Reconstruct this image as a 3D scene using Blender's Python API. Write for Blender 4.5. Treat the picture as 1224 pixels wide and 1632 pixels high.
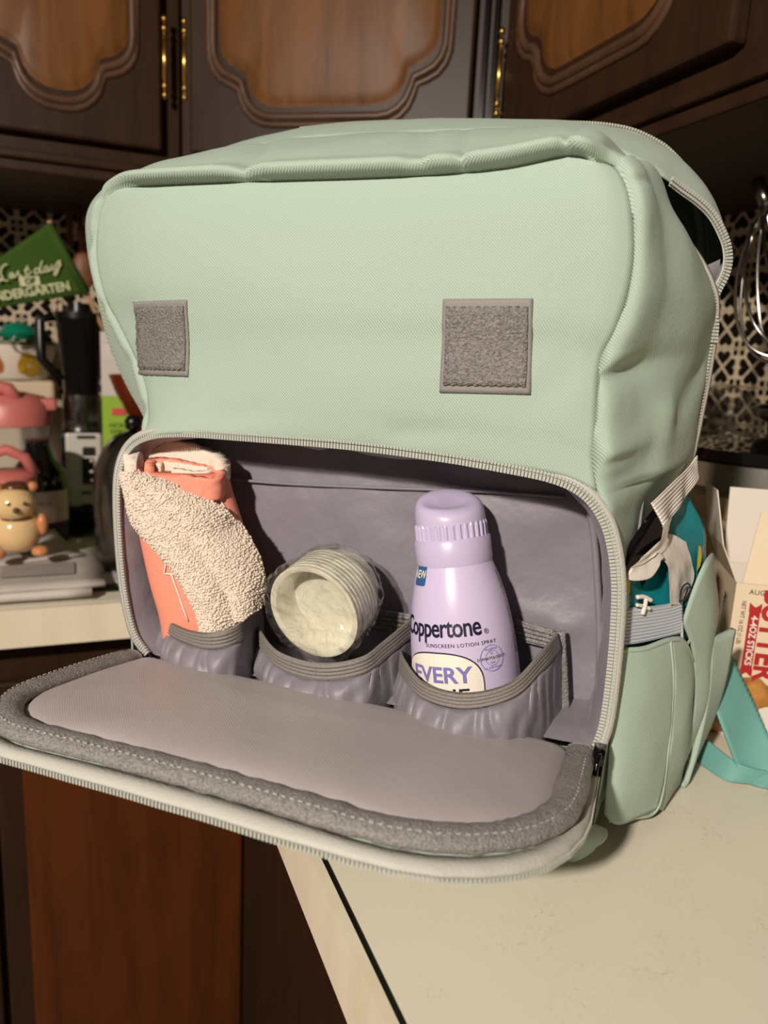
import bpy, bmesh, math, random
from mathutils import Vector, Matrix, noise as mnoise
random.seed(7)
for o in list(bpy.data.objects): bpy.data.objects.remove(o, do_unlink=True)
scene = bpy.context.scene
COL = scene.collection

# ------------------------------------------------------------------ camera
FPX, CX, CY = 1200.0, 612.0, 816.0
ZC = 1.18                                   # lens height above the floor
def _n(v): return v.normalized()
_up_c = -_n(Vector((330 - CX, 6700 - CY, FPX)))           # plumb line in camera axes (x right, y down, z forward)
_v = Vector((125 - CX, 553 - CY, FPX)); _v -= _up_c * _v.dot(_up_c)
_Y = _n(_v); _X = _Y.cross(_up_c)
RCW = Matrix((_X, _Y, _up_c))               # camera axes -> world
CAM = Vector((0, 0, ZC))
cd = bpy.data.cameras.new('camera'); cam = bpy.data.objects.new('camera', cd); COL.objects.link(cam)
_r = RCW @ Vector((1, 0, 0)); _u = RCW @ Vector((0, -1, 0)); _b = RCW @ Vector((0, 0, -1))
cam.matrix_world = Matrix(((_r.x, _u.x, _b.x, CAM.x), (_r.y, _u.y, _b.y, CAM.y), (_r.z, _u.z, _b.z, CAM.z), (0, 0, 0, 1)))
cd.sensor_fit = 'HORIZONTAL'; cd.sensor_width = 36.0; cd.lens = 36.0 * FPX / 1224.0
cd.clip_start = 0.01; cd.clip_end = 50
cd.dof.use_dof = True; cd.dof.focus_distance = 0.43; cd.dof.aperture_fstop = 9.5
scene.camera = cam

# ------------------------------------------------------------------ world and lamps
w = bpy.data.worlds.new('world'); scene.world = w; w.use_nodes = True
w.node_tree.nodes['Background'].inputs[0].default_value = (1.0, 0.84, 0.66, 1)
w.node_tree.nodes['Background'].inputs[1].default_value = 0.05
ld = bpy.data.lights.new('ceiling_lamp_light', 'POINT'); ld.energy = 205; ld.color = (1.0, 0.90, 0.78); ld.shadow_soft_size = 0.045
lo = bpy.data.objects.new('ceiling_lamp_light', ld); COL.objects.link(lo); lo.location = (-1.14, -0.80, 1.95)
scene.view_settings.view_transform = 'Standard'; scene.view_settings.look = 'None'
scene.view_settings.exposure = 0.0; scene.view_settings.gamma = 1.0; scene.view_settings.use_curve_mapping = False

# ------------------------------------------------------------------ pixel / world helpers
def ray(px, py): return RCW @ Vector((px - CX, py - CY, FPX))
def hit(px, py, n, p):
    d = ray(px, py); n = Vector(n); t = (Vector(p) - CAM).dot(n) / d.dot(n); return CAM + d * t
def onz(px, py, z): return hit(px, py, (0, 0, 1), (0, 0, z))
def onx(px, py, x): return hit(px, py, (1, 0, 0), (x, 0, 0))
def ony(px, py, y): return hit(px, py, (0, 1, 0), (0, y, 0))
ZT = 0.91                                   # worktop height
BAGAZ = math.radians(132)
BU = Vector((math.sin(BAGAZ), math.cos(BAGAZ), 0)); BB = Vector((-BU.y, BU.x, 0))     # bag right, bag back
BO = Vector((.255, .305, ZT)) - BU * .155
def W2B(p): d = Vector(p) - BO; return Vector((d.dot(BU), d.dot(BB), d.z))
def B2W(p): return BO + BU * p[0] + BB * p[1] + Vector((0, 0, p[2]))
def PX(px, py, b): return W2B(hit(px, py, BB, BO + BB * b))       # point at depth b behind the bag's front, bag axes
def PC(px, py, c): return W2B(onz(px, py, ZT + c))
def PA(px, py, a): return W2B(hit(px, py, BU, BO + BU * a))

# ------------------------------------------------------------------ object helpers
def tag(o, label=None, cat=None, group=None, kind=None):
    if label: o['label'] = label
    if cat: o['category'] = cat
    if group: o['group'] = group
    if kind: o['kind'] = kind
    return o
def empty(name, loc=(0, 0, 0), rotz=0, label=None, cat=None, group=None, parent=None, kind=None):
    o = bpy.data.objects.new(name, None); COL.objects.link(o); o.location = loc; o.rotation_euler = (0, 0, rotz)
    o.empty_display_size = .02
    if parent: o.parent = parent
    return tag(o, label, cat, group, kind)
def mesh(name, verts, faces, mat, parent=None, smooth=True, mats=None, fmat=None, solid=None, sub=0, offset=-1):
    me = bpy.data.meshes.new(name); me.from_pydata([tuple(v) for v in verts], [], faces); 
    for m in (mats or [mat]): me.materials.append(m)
    if fmat:
        for i, k in enumerate(fmat): me.polygons[i].material_index = k
    if smooth:
        for p in me.polygons: p.use_smooth = True
    me.update()
    return link(name, me, parent, solid, sub, offset)
def link(name, me, parent=None, solid=None, sub=0, offset=-1):
    o = bpy.data.objects.new(name, me); COL.objects.link(o)
    if parent: o.parent = parent
    if solid:
        md = o.modifiers.new('thick', 'SOLIDIFY'); md.thickness = solid; md.offset = offset
    if sub:
        md = o.modifiers.new('sub', 'SUBSURF'); md.levels = sub; md.render_levels = sub
    return o
def copy_tree(o, parent=None):
    c = o.copy(); COL.objects.link(c); c.parent = parent
    for ch in list(o.children): copy_tree(ch, c)
    return c
def grid_faces(nu, nv, closed_u=False, base=0):
    F = []
    for i in range(nu if closed_u else nu - 1):
        i2 = (i + 1) % nu
        for j in range(nv - 1): F.append((base + i * nv + j, base + i2 * nv + j, base + i2 * nv + j + 1, base + i * nv + j + 1))
    return F
def cat(pts, n, closed=False):
    """n points, evenly spaced by length, on a Catmull-Rom curve through pts"""
    pts = [Vector(p) for p in pts]; m = len(pts); out = []
    segs = m if closed else m - 1
    for i in range(segs):
        if closed: p0, p1, p2, p3 = pts[i - 1], pts[i], pts[(i + 1) % m], pts[(i + 2) % m]
        else:
            p1, p2 = pts[i], pts[i + 1]
            p0 = pts[i - 1] if i > 0 else p1 * 2 - p2
            p3 = pts[i + 2] if i + 2 < m else p2 * 2 - p1
        for k in range(12):
            t = k / 12.0
            out.append(0.5 * ((2 * p1) + (p2 - p0) * t + (2 * p0 - 5 * p1 + 4 * p2 - p3) * t * t + (3 * p1 - p0 - 3 * p2 + p3) * t ** 3))
    out.append(pts[0].copy() if closed else pts[-1].copy())
    return resample(out, n, closed)
def resample(pl, n, closed=False):
    L = [0.0]
    for a, b in zip(pl, pl[1:]): L.append(L[-1] + (b - a).length)
    T = L[-1]; res = []; j = 0
    for i in range(n):
        s = T * i / (n if closed else n - 1)
        while j < len(L) - 2 and L[j + 1] < s: j += 1
        d = L[j + 1] - L[j]; t = 0 if d < 1e-12 else (s - L[j]) / d
        res.append(pl[j].lerp(pl[j + 1], min(1, t)))
    return res
def coons(top, bottom, left, right, nu, nv):
    """grid[i][j], i along top/bottom (left to right), j from top to bottom"""
    T = cat(top, nu); B = cat(bottom, nu); Lf = cat(left, nv); Rg = cat(right, nv); G = []
    for i in range(nu):
        u = i / (nu - 1); row = []
        for j in range(nv):
            v = j / (nv - 1)
            p = T[i] * (1 - v) + B[i] * v + Lf[j] * (1 - u) + Rg[j] * u
            p -= T[0] * (1 - u) * (1 - v) + T[-1] * u * (1 - v) + B[0] * (1 - u) * v + B[-1] * u * v
            row.append(p)
        G.append(row)
    return G
def gmesh(name, G, mat, parent=None, **k):
    nu, nv = len(G), len(G[0])
    return mesh(name, [p for r in G for p in r], grid_faces(nu, nv, k.pop('closed', False)), mat, parent, **k)
def frames(pts, up=None):
    """tangent, side, normal at each point"""
    F = []; prev = None
    for i, p in enumerate(pts):
        t = (pts[min(i + 1, len(pts) - 1)] - pts[max(i - 1, 0)]).normalized()
        if up is not None: n = Vector(up)
        elif prev is None: n = Vector((0, 0, 1)) if abs(t.z) < .9 else Vector((1, 0, 0))
        else: n = prev
        s = t.cross(n); s = s.normalized() if s.length > 1e-9 else Vector((1, 0, 0))
        n = s.cross(t).normalized(); prev = n; F.append((t, s, n))
    return F
def tubegeo(pts, r, seg=8, closed=False, flat=1.0, up=None):
    pts = [Vector(p) for p in pts]; F = frames(pts, up); V = []; n = len(pts)
    for i, p in enumerate(pts):
        rr = r(i / max(1, n - 1)) if callable(r) else r
        for k in range(seg):
            a = 2 * math.pi * k / seg
            V.append(p + F[i][1] * (rr * math.cos(a)) + F[i][2] * (rr * flat * math.sin(a)))
    Fc = []
    for i in range(n if closed else n - 1):
        i2 = (i + 1) % n
        for k in range(seg): Fc.append((i * seg + k, i * seg + (k + 1) % seg, i2 * seg + (k + 1) % seg, i2 * seg + k))
    if not closed: Fc += [tuple(range(seg))[::-1], tuple((n - 1) * seg + k for k in range(seg))]
    return V, Fc
def tube(name, pts, r, mat, parent=None, seg=8, closed=False, flat=1.0, up=None, **k):
    V, F = tubegeo(pts, r, seg, closed, flat, up); return mesh(name, V, F, mat, parent, **k)
class MB:
    """collects simple shapes into one mesh"""
    def __init__(s): s.V = []; s.F = []; s.M = []
    def add(s, V, F, m=0):
        b = len(s.V); s.V += [Vector(v) for v in V]; s.F += [tuple(i + b for i in f) for f in F]; s.M += [m] * len(F); return s
    def box(s, c, d, m=0, rot=None):
        hx, hy, hz = d[0] / 2, d[1] / 2, d[2] / 2
        V = [Vector((x, y, z)) for x in (-hx, hx) for y in (-hy, hy) for z in (-hz, hz)]
        if rot: V = [rot @ v for v in V]
        V = [v + Vector(c) for v in V]
        return s.add(V, [(0, 1, 3, 2), (4, 6, 7, 5), (0, 4, 5, 1), (2, 3, 7, 6), (0, 2, 6, 4), (1, 5, 7, 3)], m)
    def prism(s, poly, z0, z1, m=0):
        n = len(poly); V = [(p[0], p[1], z0) for p in poly] + [(p[0], p[1], z1) for p in poly]
        return s.add(V, [tuple(range(n))[::-1], tuple(range(n, 2 * n))] + [(i, (i + 1) % n, n + (i + 1) % n, n + i) for i in range(n)], m)
    def tube(s, pts, r, seg=6, m=0, **k): return s.add(*tubegeo(pts, r, seg, **k), m)
    def lathe(s, prof, seg=32, m=0, c=(0, 0, 0)):
        V = []; n = len(prof)
        for r, z in prof:
            for k in range(seg):
                a = 2 * math.pi * k / seg; V.append((c[0] + r * math.cos(a), c[1] + r * math.sin(a), c[2] + z))
        F = [(i * seg + k, i * seg + (k + 1) % seg, (i + 1) * seg + (k + 1) % seg, (i + 1) * seg + k) for i in range(n - 1) for k in range(seg)]
        if prof[0][0] > 1e-5: F.append(tuple(range(seg))[::-1])
        if prof[-1][0] > 1e-5: F.append(tuple((n - 1) * seg + k for k in range(seg)))
        return s.add(V, F, m)
    def map(s, fn): s.V = [Vector(fn(v)) for v in s.V]; return s
    def build(s, name, mat, parent=None, smooth=False, bevel=0, mats=None, **k):
        o = mesh(name, s.V, s.F, mat, parent, smooth=smooth, mats=mats, fmat=s.M if mats else None, **k)
        if bevel:
            md = o.modifiers.new('bevel', 'BEVEL'); md.width = bevel; md.segments = 2; md.limit_method = 'ANGLE'; md.angle_limit = .7
        return o
def lathe(name, prof, mat, parent=None, seg=40, loc=None, **k):
    o = MB().lathe(prof, seg).build(name, mat, parent, smooth=True, **k)
    md = o.modifiers.new('split', 'EDGE_SPLIT'); md.split_angle = .8
    if loc is not None: o.location = loc
    return o
def textgeo(s, size=1.0, align='CENTER', shear=0, bold=0, spacing=1.0, extrude=0.0):
    cu = bpy.data.curves.new('txt', 'FONT'); cu.body = s; cu.size = size; cu.align_x = align; cu.align_y = 'CENTER'
    cu.shear = shear; cu.offset = bold; cu.space_character = spacing; cu.extrude = extrude; cu.resolution_u = 3
    ob = bpy.data.objects.new('txt', cu); COL.objects.link(ob)
    dg = bpy.context.evaluated_depsgraph_get(); dg.update()
    me = ob.evaluated_get(dg).to_mesh()
    V = [v.co.copy() for v in me.vertices]; F = [tuple(p.vertices) for p in me.polygons]
    ob.evaluated_get(dg).to_mesh_clear(); bpy.data.objects.remove(ob); bpy.data.curves.remove(cu)
    return V, F
def nz(p, sc, seed=0.0): return mnoise.noise(Vector(p) * sc + Vector((seed, seed * 1.7, -seed)))
def sm(x): x = max(0, min(1, x)); return x * x * (3 - 2 * x)
def seg_dist(p, a, b):
    ab = b - a; t = max(0, min(1, (p - a).dot(ab) / ab.length_squared)); return (p - a - ab * t).length, t

# ------------------------------------------------------------------ materials
def lin(r, g, b):
    f = lambda c: (c / 255 / 12.92) if c <= 10.3 else ((c / 255 + .055) / 1.055) ** 2.4
    return (f(r), f(g), f(b), 1)
def mat(name, col, rough=.5, metal=0, spec=.5, sheen=0, trans=0, ior=1.45, coat=0, alpha=1, emit=0,
        var=None, bump=None, grain=None, twill=None, stretch=(1, 1, 1)):
    """var=(scale, amount, colour2): noise colour; bump=(scale, strength, dist); twill=(period, strength, colour amount)"""
    m = bpy.data.materials.new(name); m.use_nodes = True; nt = m.node_tree; N = nt.nodes; Lk = nt.links.new
    P = N['Principled BSDF']; P.inputs['Base Color'].default_value = col; P.inputs['Roughness'].default_value = rough
    P.inputs['Metallic'].default_value = metal; P.inputs['Specular IOR Level'].default_value = spec
    P.inputs['Sheen Weight'].default_value = sheen; P.inputs['Transmission Weight'].default_value = trans
    P.inputs['IOR'].default_value = ior; P.inputs['Coat Weight'].default_value = coat; P.inputs['Alpha'].default_value = alpha
    tc = N.new('ShaderNodeTexCoord'); mp = N.new('ShaderNodeMapping'); mp.inputs['Scale'].default_value = stretch
    Lk(tc.outputs['Object'], mp.inputs[0]); colout = None; height = None
    def rgbc(c):
        n = N.new('ShaderNodeRGB'); n.outputs[0].default_value = c; return n.outputs[0]
    def mixc(f, a, b, typ='MIX'):
        n = N.new('ShaderNodeMix'); n.data_type = 'RGBA'; n.blend_type = typ
        (Lk(f, n.inputs[0]) if hasattr(f, 'links') else setattr(n.inputs[0], 'default_value', f))
        Lk(a, n.inputs[6]); Lk(b, n.inputs[7]); return n.outputs[2]
    if var:
        nt_ = N.new('ShaderNodeTexNoise'); nt_.inputs['Scale'].default_value = var[0]; nt_.inputs['Detail'].default_value = 5
        Lk(mp.outputs[0], nt_.inputs['Vector'])
        rp = N.new('ShaderNodeMapRange'); rp.inputs[1].default_value = .3; rp.inputs[2].default_value = .7; rp.inputs[4].default_value = var[1]
        Lk(nt_.outputs[0], rp.inputs[0]); colout = mixc(rp.outputs[0], rgbc(col), rgbc(var[2]))
    if grain:                                   # long dark streaks: (scale, amount, colour)
        g = N.new('ShaderNodeTexNoise'); g.inputs['Scale'].default_value = grain[0]; g.inputs['Detail'].default_value = 6; g.inputs['Roughness'].default_value = .65
        g.inputs['Distortion'].default_value = .4; Lk(mp.outputs[0], g.inputs['Vector'])
        rp = N.new('ShaderNodeMapRange'); rp.inputs[1].default_value = .42; rp.inputs[2].default_value = .72; rp.inputs[4].default_value = grain[1]
        Lk(g.outputs[0], rp.inputs[0]); colout = mixc(rp.outputs[0], colout or rgbc(col), rgbc(grain[2]))
    if twill:
        W = N.new('ShaderNodeTexWave'); W.wave_type = 'BANDS'; W.bands_direction = 'DIAGONAL'; W.inputs['Scale'].default_value = 2 * math.pi / (10 * math.sqrt(2) * twill[0])
        W.inputs['Distortion'].default_value = .25; W.inputs['Detail'].default_value = 1; Lk(tc.outputs['Object'], W.inputs['Vector']); height = W.outputs['Fac']
        c2 = tuple(min(1, x * (1 + twill[2])) for x in col[:3]) + (1,); c1 = tuple(x * (1 - twill[2]) for x in col[:3]) + (1,)
        t = mixc(W.outputs['Fac'], rgbc(c1), rgbc(c2)); colout = t if colout is None else mixc(.5, colout, t)
        bp = N.new('ShaderNodeBump'); bp.inputs['Strength'].default_value = twill[1]; bp.inputs['Distance'].default_value = .0004
        Lk(height, bp.inputs['Height']); Lk(bp.outputs[0], P.inputs['Normal'])
    if bump:
        bn = N.new('ShaderNodeTexNoise'); bn.inputs['Scale'].default_value = bump[0]; bn.inputs['Detail'].default_value = 3; Lk(mp.outputs[0], bn.inputs['Vector'])
        bp2 = N.new('ShaderNodeBump'); bp2.inputs['Strength'].default_value = bump[1]; bp2.inputs['Distance'].default_value = bump[2]
        Lk(bn.outputs[0], bp2.inputs['Height'])
        if twill: Lk(bp.outputs[0], bp2.inputs['Normal'])
        Lk(bp2.outputs[0], P.inputs['Normal'])
    if colout: Lk(colout, P.inputs['Base Color'])
    if emit: P.inputs['Emission Color'].default_value = col; P.inputs['Emission Strength'].default_value = emit
    return m
M = {}
M['mint'] = mat('mint_polyester', lin(169, 188, 174), .62, spec=.3, sheen=.1, twill=(.0012, .5, .13), bump=(38, .18, .004))
M['mint2'] = mat('mint_trim', lin(168, 186, 172), .55, spec=.4, bump=(300, .2, .0006))
M['lining'] = mat('grey_satin', lin(128, 122, 131), .46, spec=.55, sheen=.1, twill=(.0011, .12, .03), bump=(55, .35, .004))
M['pad'] = mat('grey_padded_lining', lin(168, 158, 160), .42, spec=.5, sheen=.1, twill=(.0012, .18, .04), bump=(40, .2, .003))
M['mesh'] = mat('grey_coarse_binding', lin(104, 99, 100), .45, spec=.5, bump=(900, .9, .0012), var=(950, .8, lin(170, 166, 164)))
M['elastic'] = mat('grey_elastic', lin(122, 115, 111), .6, bump=(1200, .5, .0006), var=(900, .5, lin(150, 143, 138)))
M['tape'] = mat('pale_zip_tape', lin(186, 184, 176), .55, bump=(800, .5, .0006))
M['teeth'] = mat('zip_teeth', lin(182, 184, 176), .35)
M['velcro'] = mat('grey_hook_and_loop', lin(160, 155, 152), .7, bump=(900, 1, .002), var=(700, .9, lin(100, 95, 93)))
M['velcro_edge'] = mat('grey_selvedge', lin(140, 136, 134), .6, bump=(1500, .6, .0005))
M['stitch'] = mat('thread', lin(175, 168, 162), .6)
M['black'] = mat('black_plastic', lin(14, 13, 13), .3)
M['blackgloss'] = mat('black_gloss', lin(10, 9, 9), .12)
M['coral'] = mat('coral_fabric', lin(240, 150, 126), .6, spec=.3, bump=(700, .2, .0006))
M['fleece'] = mat('cream_fleece', lin(232, 216, 200), .95, spec=.05, sheen=.2, bump=(900, .5, .0011))
M['white_print'] = mat('white_print', lin(240, 225, 212), .7)
M['satin_white'] = mat('white_satin', lin(205, 198, 194), .35)
M['lilac'] = mat('lilac_enamel', lin(203, 190, 222), .28, spec=.5)
M['lilac_cap'] = mat('lilac_cap_plastic', lin(196, 184, 216), .34)
M['navy'] = mat('navy_ink', lin(24, 22, 52), .4)
M['violet'] = mat('violet_ink', lin(126, 118, 186), .4)
M['blueink'] = mat('blue_print', lin(44, 92, 148), .4)
M['label'] = mat('cream_label', lin(236, 228, 214), .4)
M['greyink'] = mat('pale_grey_print', lin(150, 142, 150), .4)
M['cup'] = mat('milky_plastic', lin(246, 242, 224), .22, trans=.3, ior=1.2)
def film_mat():
    m = bpy.data.materials.new('clear_film'); m.use_nodes = True; nt = m.node_tree; N = nt.nodes; L = nt.links.new
    N.remove(N['Principled BSDF']); out = N['Material Output']
    t = N.new('ShaderNodeBsdfTransparent'); t.inputs[0].default_value = (.97, .97, .95, 1); g = N.new('ShaderNodeBsdfGlossy'); g.inputs['Roughness'].default_value = .12
    lw = N.new('ShaderNodeLayerWeight'); lw.inputs[0].default_value = .35; mr = N.new('ShaderNodeMapRange'); mr.inputs[3].default_value = .05; mr.inputs[4].default_value = .6
    L(lw.outputs['Facing'], mr.inputs[0]); mx = N.new('ShaderNodeMixShader'); L(mr.outputs[0], mx.inputs[0]); L(t.outputs[0], mx.inputs[1]); L(g.outputs[0], mx.inputs[2]); L(mx.outputs[0], out.inputs[0])
    return m
M['film'] = film_mat()
M['teal'] = mat('teal_film', lin(22, 132, 142), .22, bump=(45, .5, .004))
M['white_film'] = mat('white_film', lin(226, 218, 210), .3, bump=(45, .5, .004))
M['yellow_film'] = mat('yellow_film', lin(214, 190, 60), .3)
M['webbing'] = mat('teal_webbing', lin(104, 158, 152), .6, bump=(900, .3, .0005))
M['bluegrey'] = mat('blue_grey_elastic', lin(190, 196, 206), .55)
M['wood'] = mat('brown_wood', lin(104, 66, 34), .42, spec=.18, grain=(9, .7, lin(56, 33, 17)), var=(2.5, .5, lin(120, 78, 40)), stretch=(4, 4, .5))
M['wood_dark'] = mat('dark_stained_wood', lin(52, 34, 23), .4, spec=.2, grain=(10, .6, lin(30, 19, 13)), stretch=(4, 4, .5))
M['wood_mould'] = mat('worn_moulding', lin(84, 60, 44), .35, spec=.3, grain=(14, .5, lin(40, 26, 18)))
M['wood_red'] = mat('reddish_wood', lin(88, 45, 18), .42, spec=.2, grain=(9, .7, lin(50, 26, 12)), stretch=(4, 4, .5))
M['brass'] = mat('brass', lin(220, 176, 96), .28, metal=1)
M['chrome'] = mat('steel', lin(190, 186, 180), .22, metal=1)
M['chrome_dark'] = mat('dark_steel', lin(120, 116, 112), .25, metal=1)
M['tile'] = mat('cream_tile', lin(216, 196, 168), .25, var=(30, .3, lin(190, 170, 142)))
M['tile_black'] = mat('black_glaze', lin(16, 12, 10), .18)
M['plaster'] = mat('wall_paint', lin(120, 106, 92), .7, bump=(80, .2, .002))
M['floor'] = mat('floor_tile', lin(120, 96, 74), .5, var=(6, .5, lin(96, 74, 54)))
# ------------------------------------------------------------------ worktop material with squiggle flecks
def counter_mat():
    m = mat('speckled_laminate', lin(232, 224, 206), .32, var=(5, .35, lin(222, 214, 193)))
    nt = m.node_tree; N = nt.nodes; L = nt.links.new; P = N['Principled BSDF']
    tc = N.new('ShaderNodeTexCoord'); n1 = N.new('ShaderNodeTexNoise'); n1.inputs['Scale'].default_value = 110; n1.inputs['Detail'].default_value = 2
    n1.inputs['Distortion'].default_value = 1.6; L(tc.outputs['Object'], n1.inputs['Vector'])
    r = N.new('ShaderNodeValToRGB'); e = r.color_ramp.elements
    e[0].position = .485; e[0].color = (0, 0, 0, 1); e[1].position = .5; e[1].color = (1, 1, 1, 1)
    x = e.new(.515); x.color = (0, 0, 0, 1); L(n1.outputs[0], r.inputs[0])
    n2 = N.new('ShaderNodeTexNoise'); n2.inputs['Scale'].default_value = 28; L(tc.outputs['Object'], n2.inputs['Vector'])
    mr = N.new('ShaderNodeMapRange'); mr.inputs[1].default_value = .45; mr.inputs[2].default_value = .65; mr.inputs[4].default_value = .55; L(n2.outputs[0], mr.inputs[0])
    mu = N.new('ShaderNodeMath'); mu.operation = 'MULTIPLY'; L(r.outputs[0], mu.inputs[0]); L(mr.outputs[0], mu.inputs[1])
    mx = N.new('ShaderNodeMix'); mx.data_type = 'RGBA'; src = P.inputs['Base Color'].links[0].from_socket
    L(mu.outputs[0], mx.inputs[0]); L(src, mx.inputs[6]); mx.inputs[7].default_value = lin(182, 178, 142); L(mx.outputs[2], P.inputs['Base Color'])
    return m
M['counter'] = counter_mat()
M['edge'] = mat('cream_edge_band', lin(232, 220, 198), .4, grain=(30, .35, lin(206, 186, 150)), stretch=(1, 1, .2))

XE, YE, XW, YW = .115, .824, .83, 1.46          # worktop front edges and wall planes
def struct(o): o['kind'] = 'structure'; return o
struct(MB().box((.0, .3, -.02), (4.2, 5.4, .04)).build('floor', M['floor']))
wb = struct(MB().box((-.6, YW + .05, 1.25), (3.0, .1, 2.5)).build('wall_back', M['plaster']))
wr = struct(MB().box((XW + .05, .1, 1.25), (.1, 2.72, 2.5)).build('wall_right', M['plaster']))

# heart tiles ---------------------------------------------------------------
TP = .0505
def heart(cx, cy, rot, s):
    P = []
    for k in range(16):
        t = 2 * math.pi * k / 16
        x = 16 * math.sin(t) ** 3 / 17.0; y = (13 * math.cos(t) - 5 * math.cos(2 * t) - 2 * math.cos(3 * t) - math.cos(4 * t)) / 17.0
        y = (y + 1.0) * .52; x *= .56
        P.append((cx + s * (x * math.cos(rot) - y * math.sin(rot)), cy + s * (x * math.sin(rot) + y * math.cos(rot))))
    return P
def tile_mesh():
    mb = MB(); h = TP / 2 - .0005; t = .004
    mb.prism([(-h, -h), (h, -h), (h, h), (-h, h)], 0, t, 0)
    for k in range(4):
        a = k * math.pi / 2
        P = heart(.035 * TP * -math.sin(a), .035 * TP * math.cos(a), a, TP * .46)
        mb.add([(p[0], p[1], t + .0003) for p in P], [tuple(range(16))], 1)
    q = TP * .15
    for sx in (-1, 1):
        for sy in (-1, 1):
            c = h - q * .5 - .0014
            mb.add([(sx * c + dx * q / 2, sy * c + dy * q / 2, t + .0003) for dx, dy in ((-1, -1), (1, -1), (1, 1), (-1, 1))], [(0, 1, 2, 3)], 1)
    me = bpy.data.meshes.new('tile'); me.from_pydata([tuple(v) for v in mb.V], [], mb.F)
    me.materials.append(M['tile']); me.materials.append(M['tile_black'])
    for i, k in enumerate(mb.M): me.polygons[i].material_index = k
    me.update(); return me
TM = tile_mesh()
for j in range(10):
    z = ZT + .028 + TP * j
    for i in range(22):
        o = link('tile', TM, wb); o.location = (-.265 + TP * i, YW - .0005, z); o.rotation_euler = (math.pi / 2, 0, 0)
    for i in range(16):
        o = link('tile', TM, wr); o.location = (XW - .0005, .56 + TP * i, z); o.rotation_euler = (math.pi / 2, 0, -math.pi / 2)

# worktop: L-shaped slab with cream edge bands ------------------------------
ct = empty('worktop', (0, 0, ZT - .04), label='L-shaped speckled cream laminate worktop with a black seam along its edge', cat='worktop')
g = .0035
poly = [(XE + g, -1.2), (XW, -1.2), (XW, YW), (-1.6, YW), (-1.6, YE + g), (XE + g, YE + g)]
MB().prism(poly, 0, .04).build('slab', M['counter'], ct)
sm_ = MB(); sm_.box((XE + g * .5, (-1.2 + YE) / 2, .0195), (g, YE + 1.2, .039)); sm_.box(((-1.6 + XE) / 2, YE + g * .5, .0195), (1.6 + XE, g, .039))
sm_.build('seam', M['black'], ct)
MB().box((XE - .003, (-1.2 + YE) / 2, .0195), (.006, YE + 1.2, .041)).build('edge_band', M['edge'], ct)
MB().box(((-1.6 + XE) / 2, YE - .003, .0195), (1.6 + XE, .006, .041)).build('edge_band', M['edge'], ct)

# provincial panel outline: a rectangle with stepped, curved corners ---------
def panel_outline(w, h, r=.055, n=8):
    """closed outline, centre at origin; corner = two convex arcs meeting in a small notch"""
    pts = []
    r1 = r * .62
    for (sx, sy, rev) in ((1, -1, False), (1, 1, True), (-1, 1, False), (-1, -1, True)):
        cxn, cyn = sx * w / 2, sy * h / 2
        arc = []
        # from the vertical side to the horizontal side
        for k in range(n + 1):
            t = k / n * math.pi * .47
            arc.append((cxn - sx * (r1 * (1 - math.cos(t))), cyn - sy * (r * 1.55 - r1 * 1.1 * math.sin(t) )))
        ex, ey = arc[-1]
        arc.append((ex - sx * .008, ey + sy * .004))
        for k in range(n + 1):
            t = k / n * math.pi * .5
            arc.append((ex - sx * (.010 + r * .75 * (1 - math.cos(t))), ey + sy * (.008 + (cyn * sy - ey * sy - .008) * math.sin(t))))
        pts += arc if (sx, sy) in ((1, 1), (-1, -1)) else arc[::-1]
    # order: bottom right (from bottom to side), top right (side to top), top left (top to side), bottom left
    return pts
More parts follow.
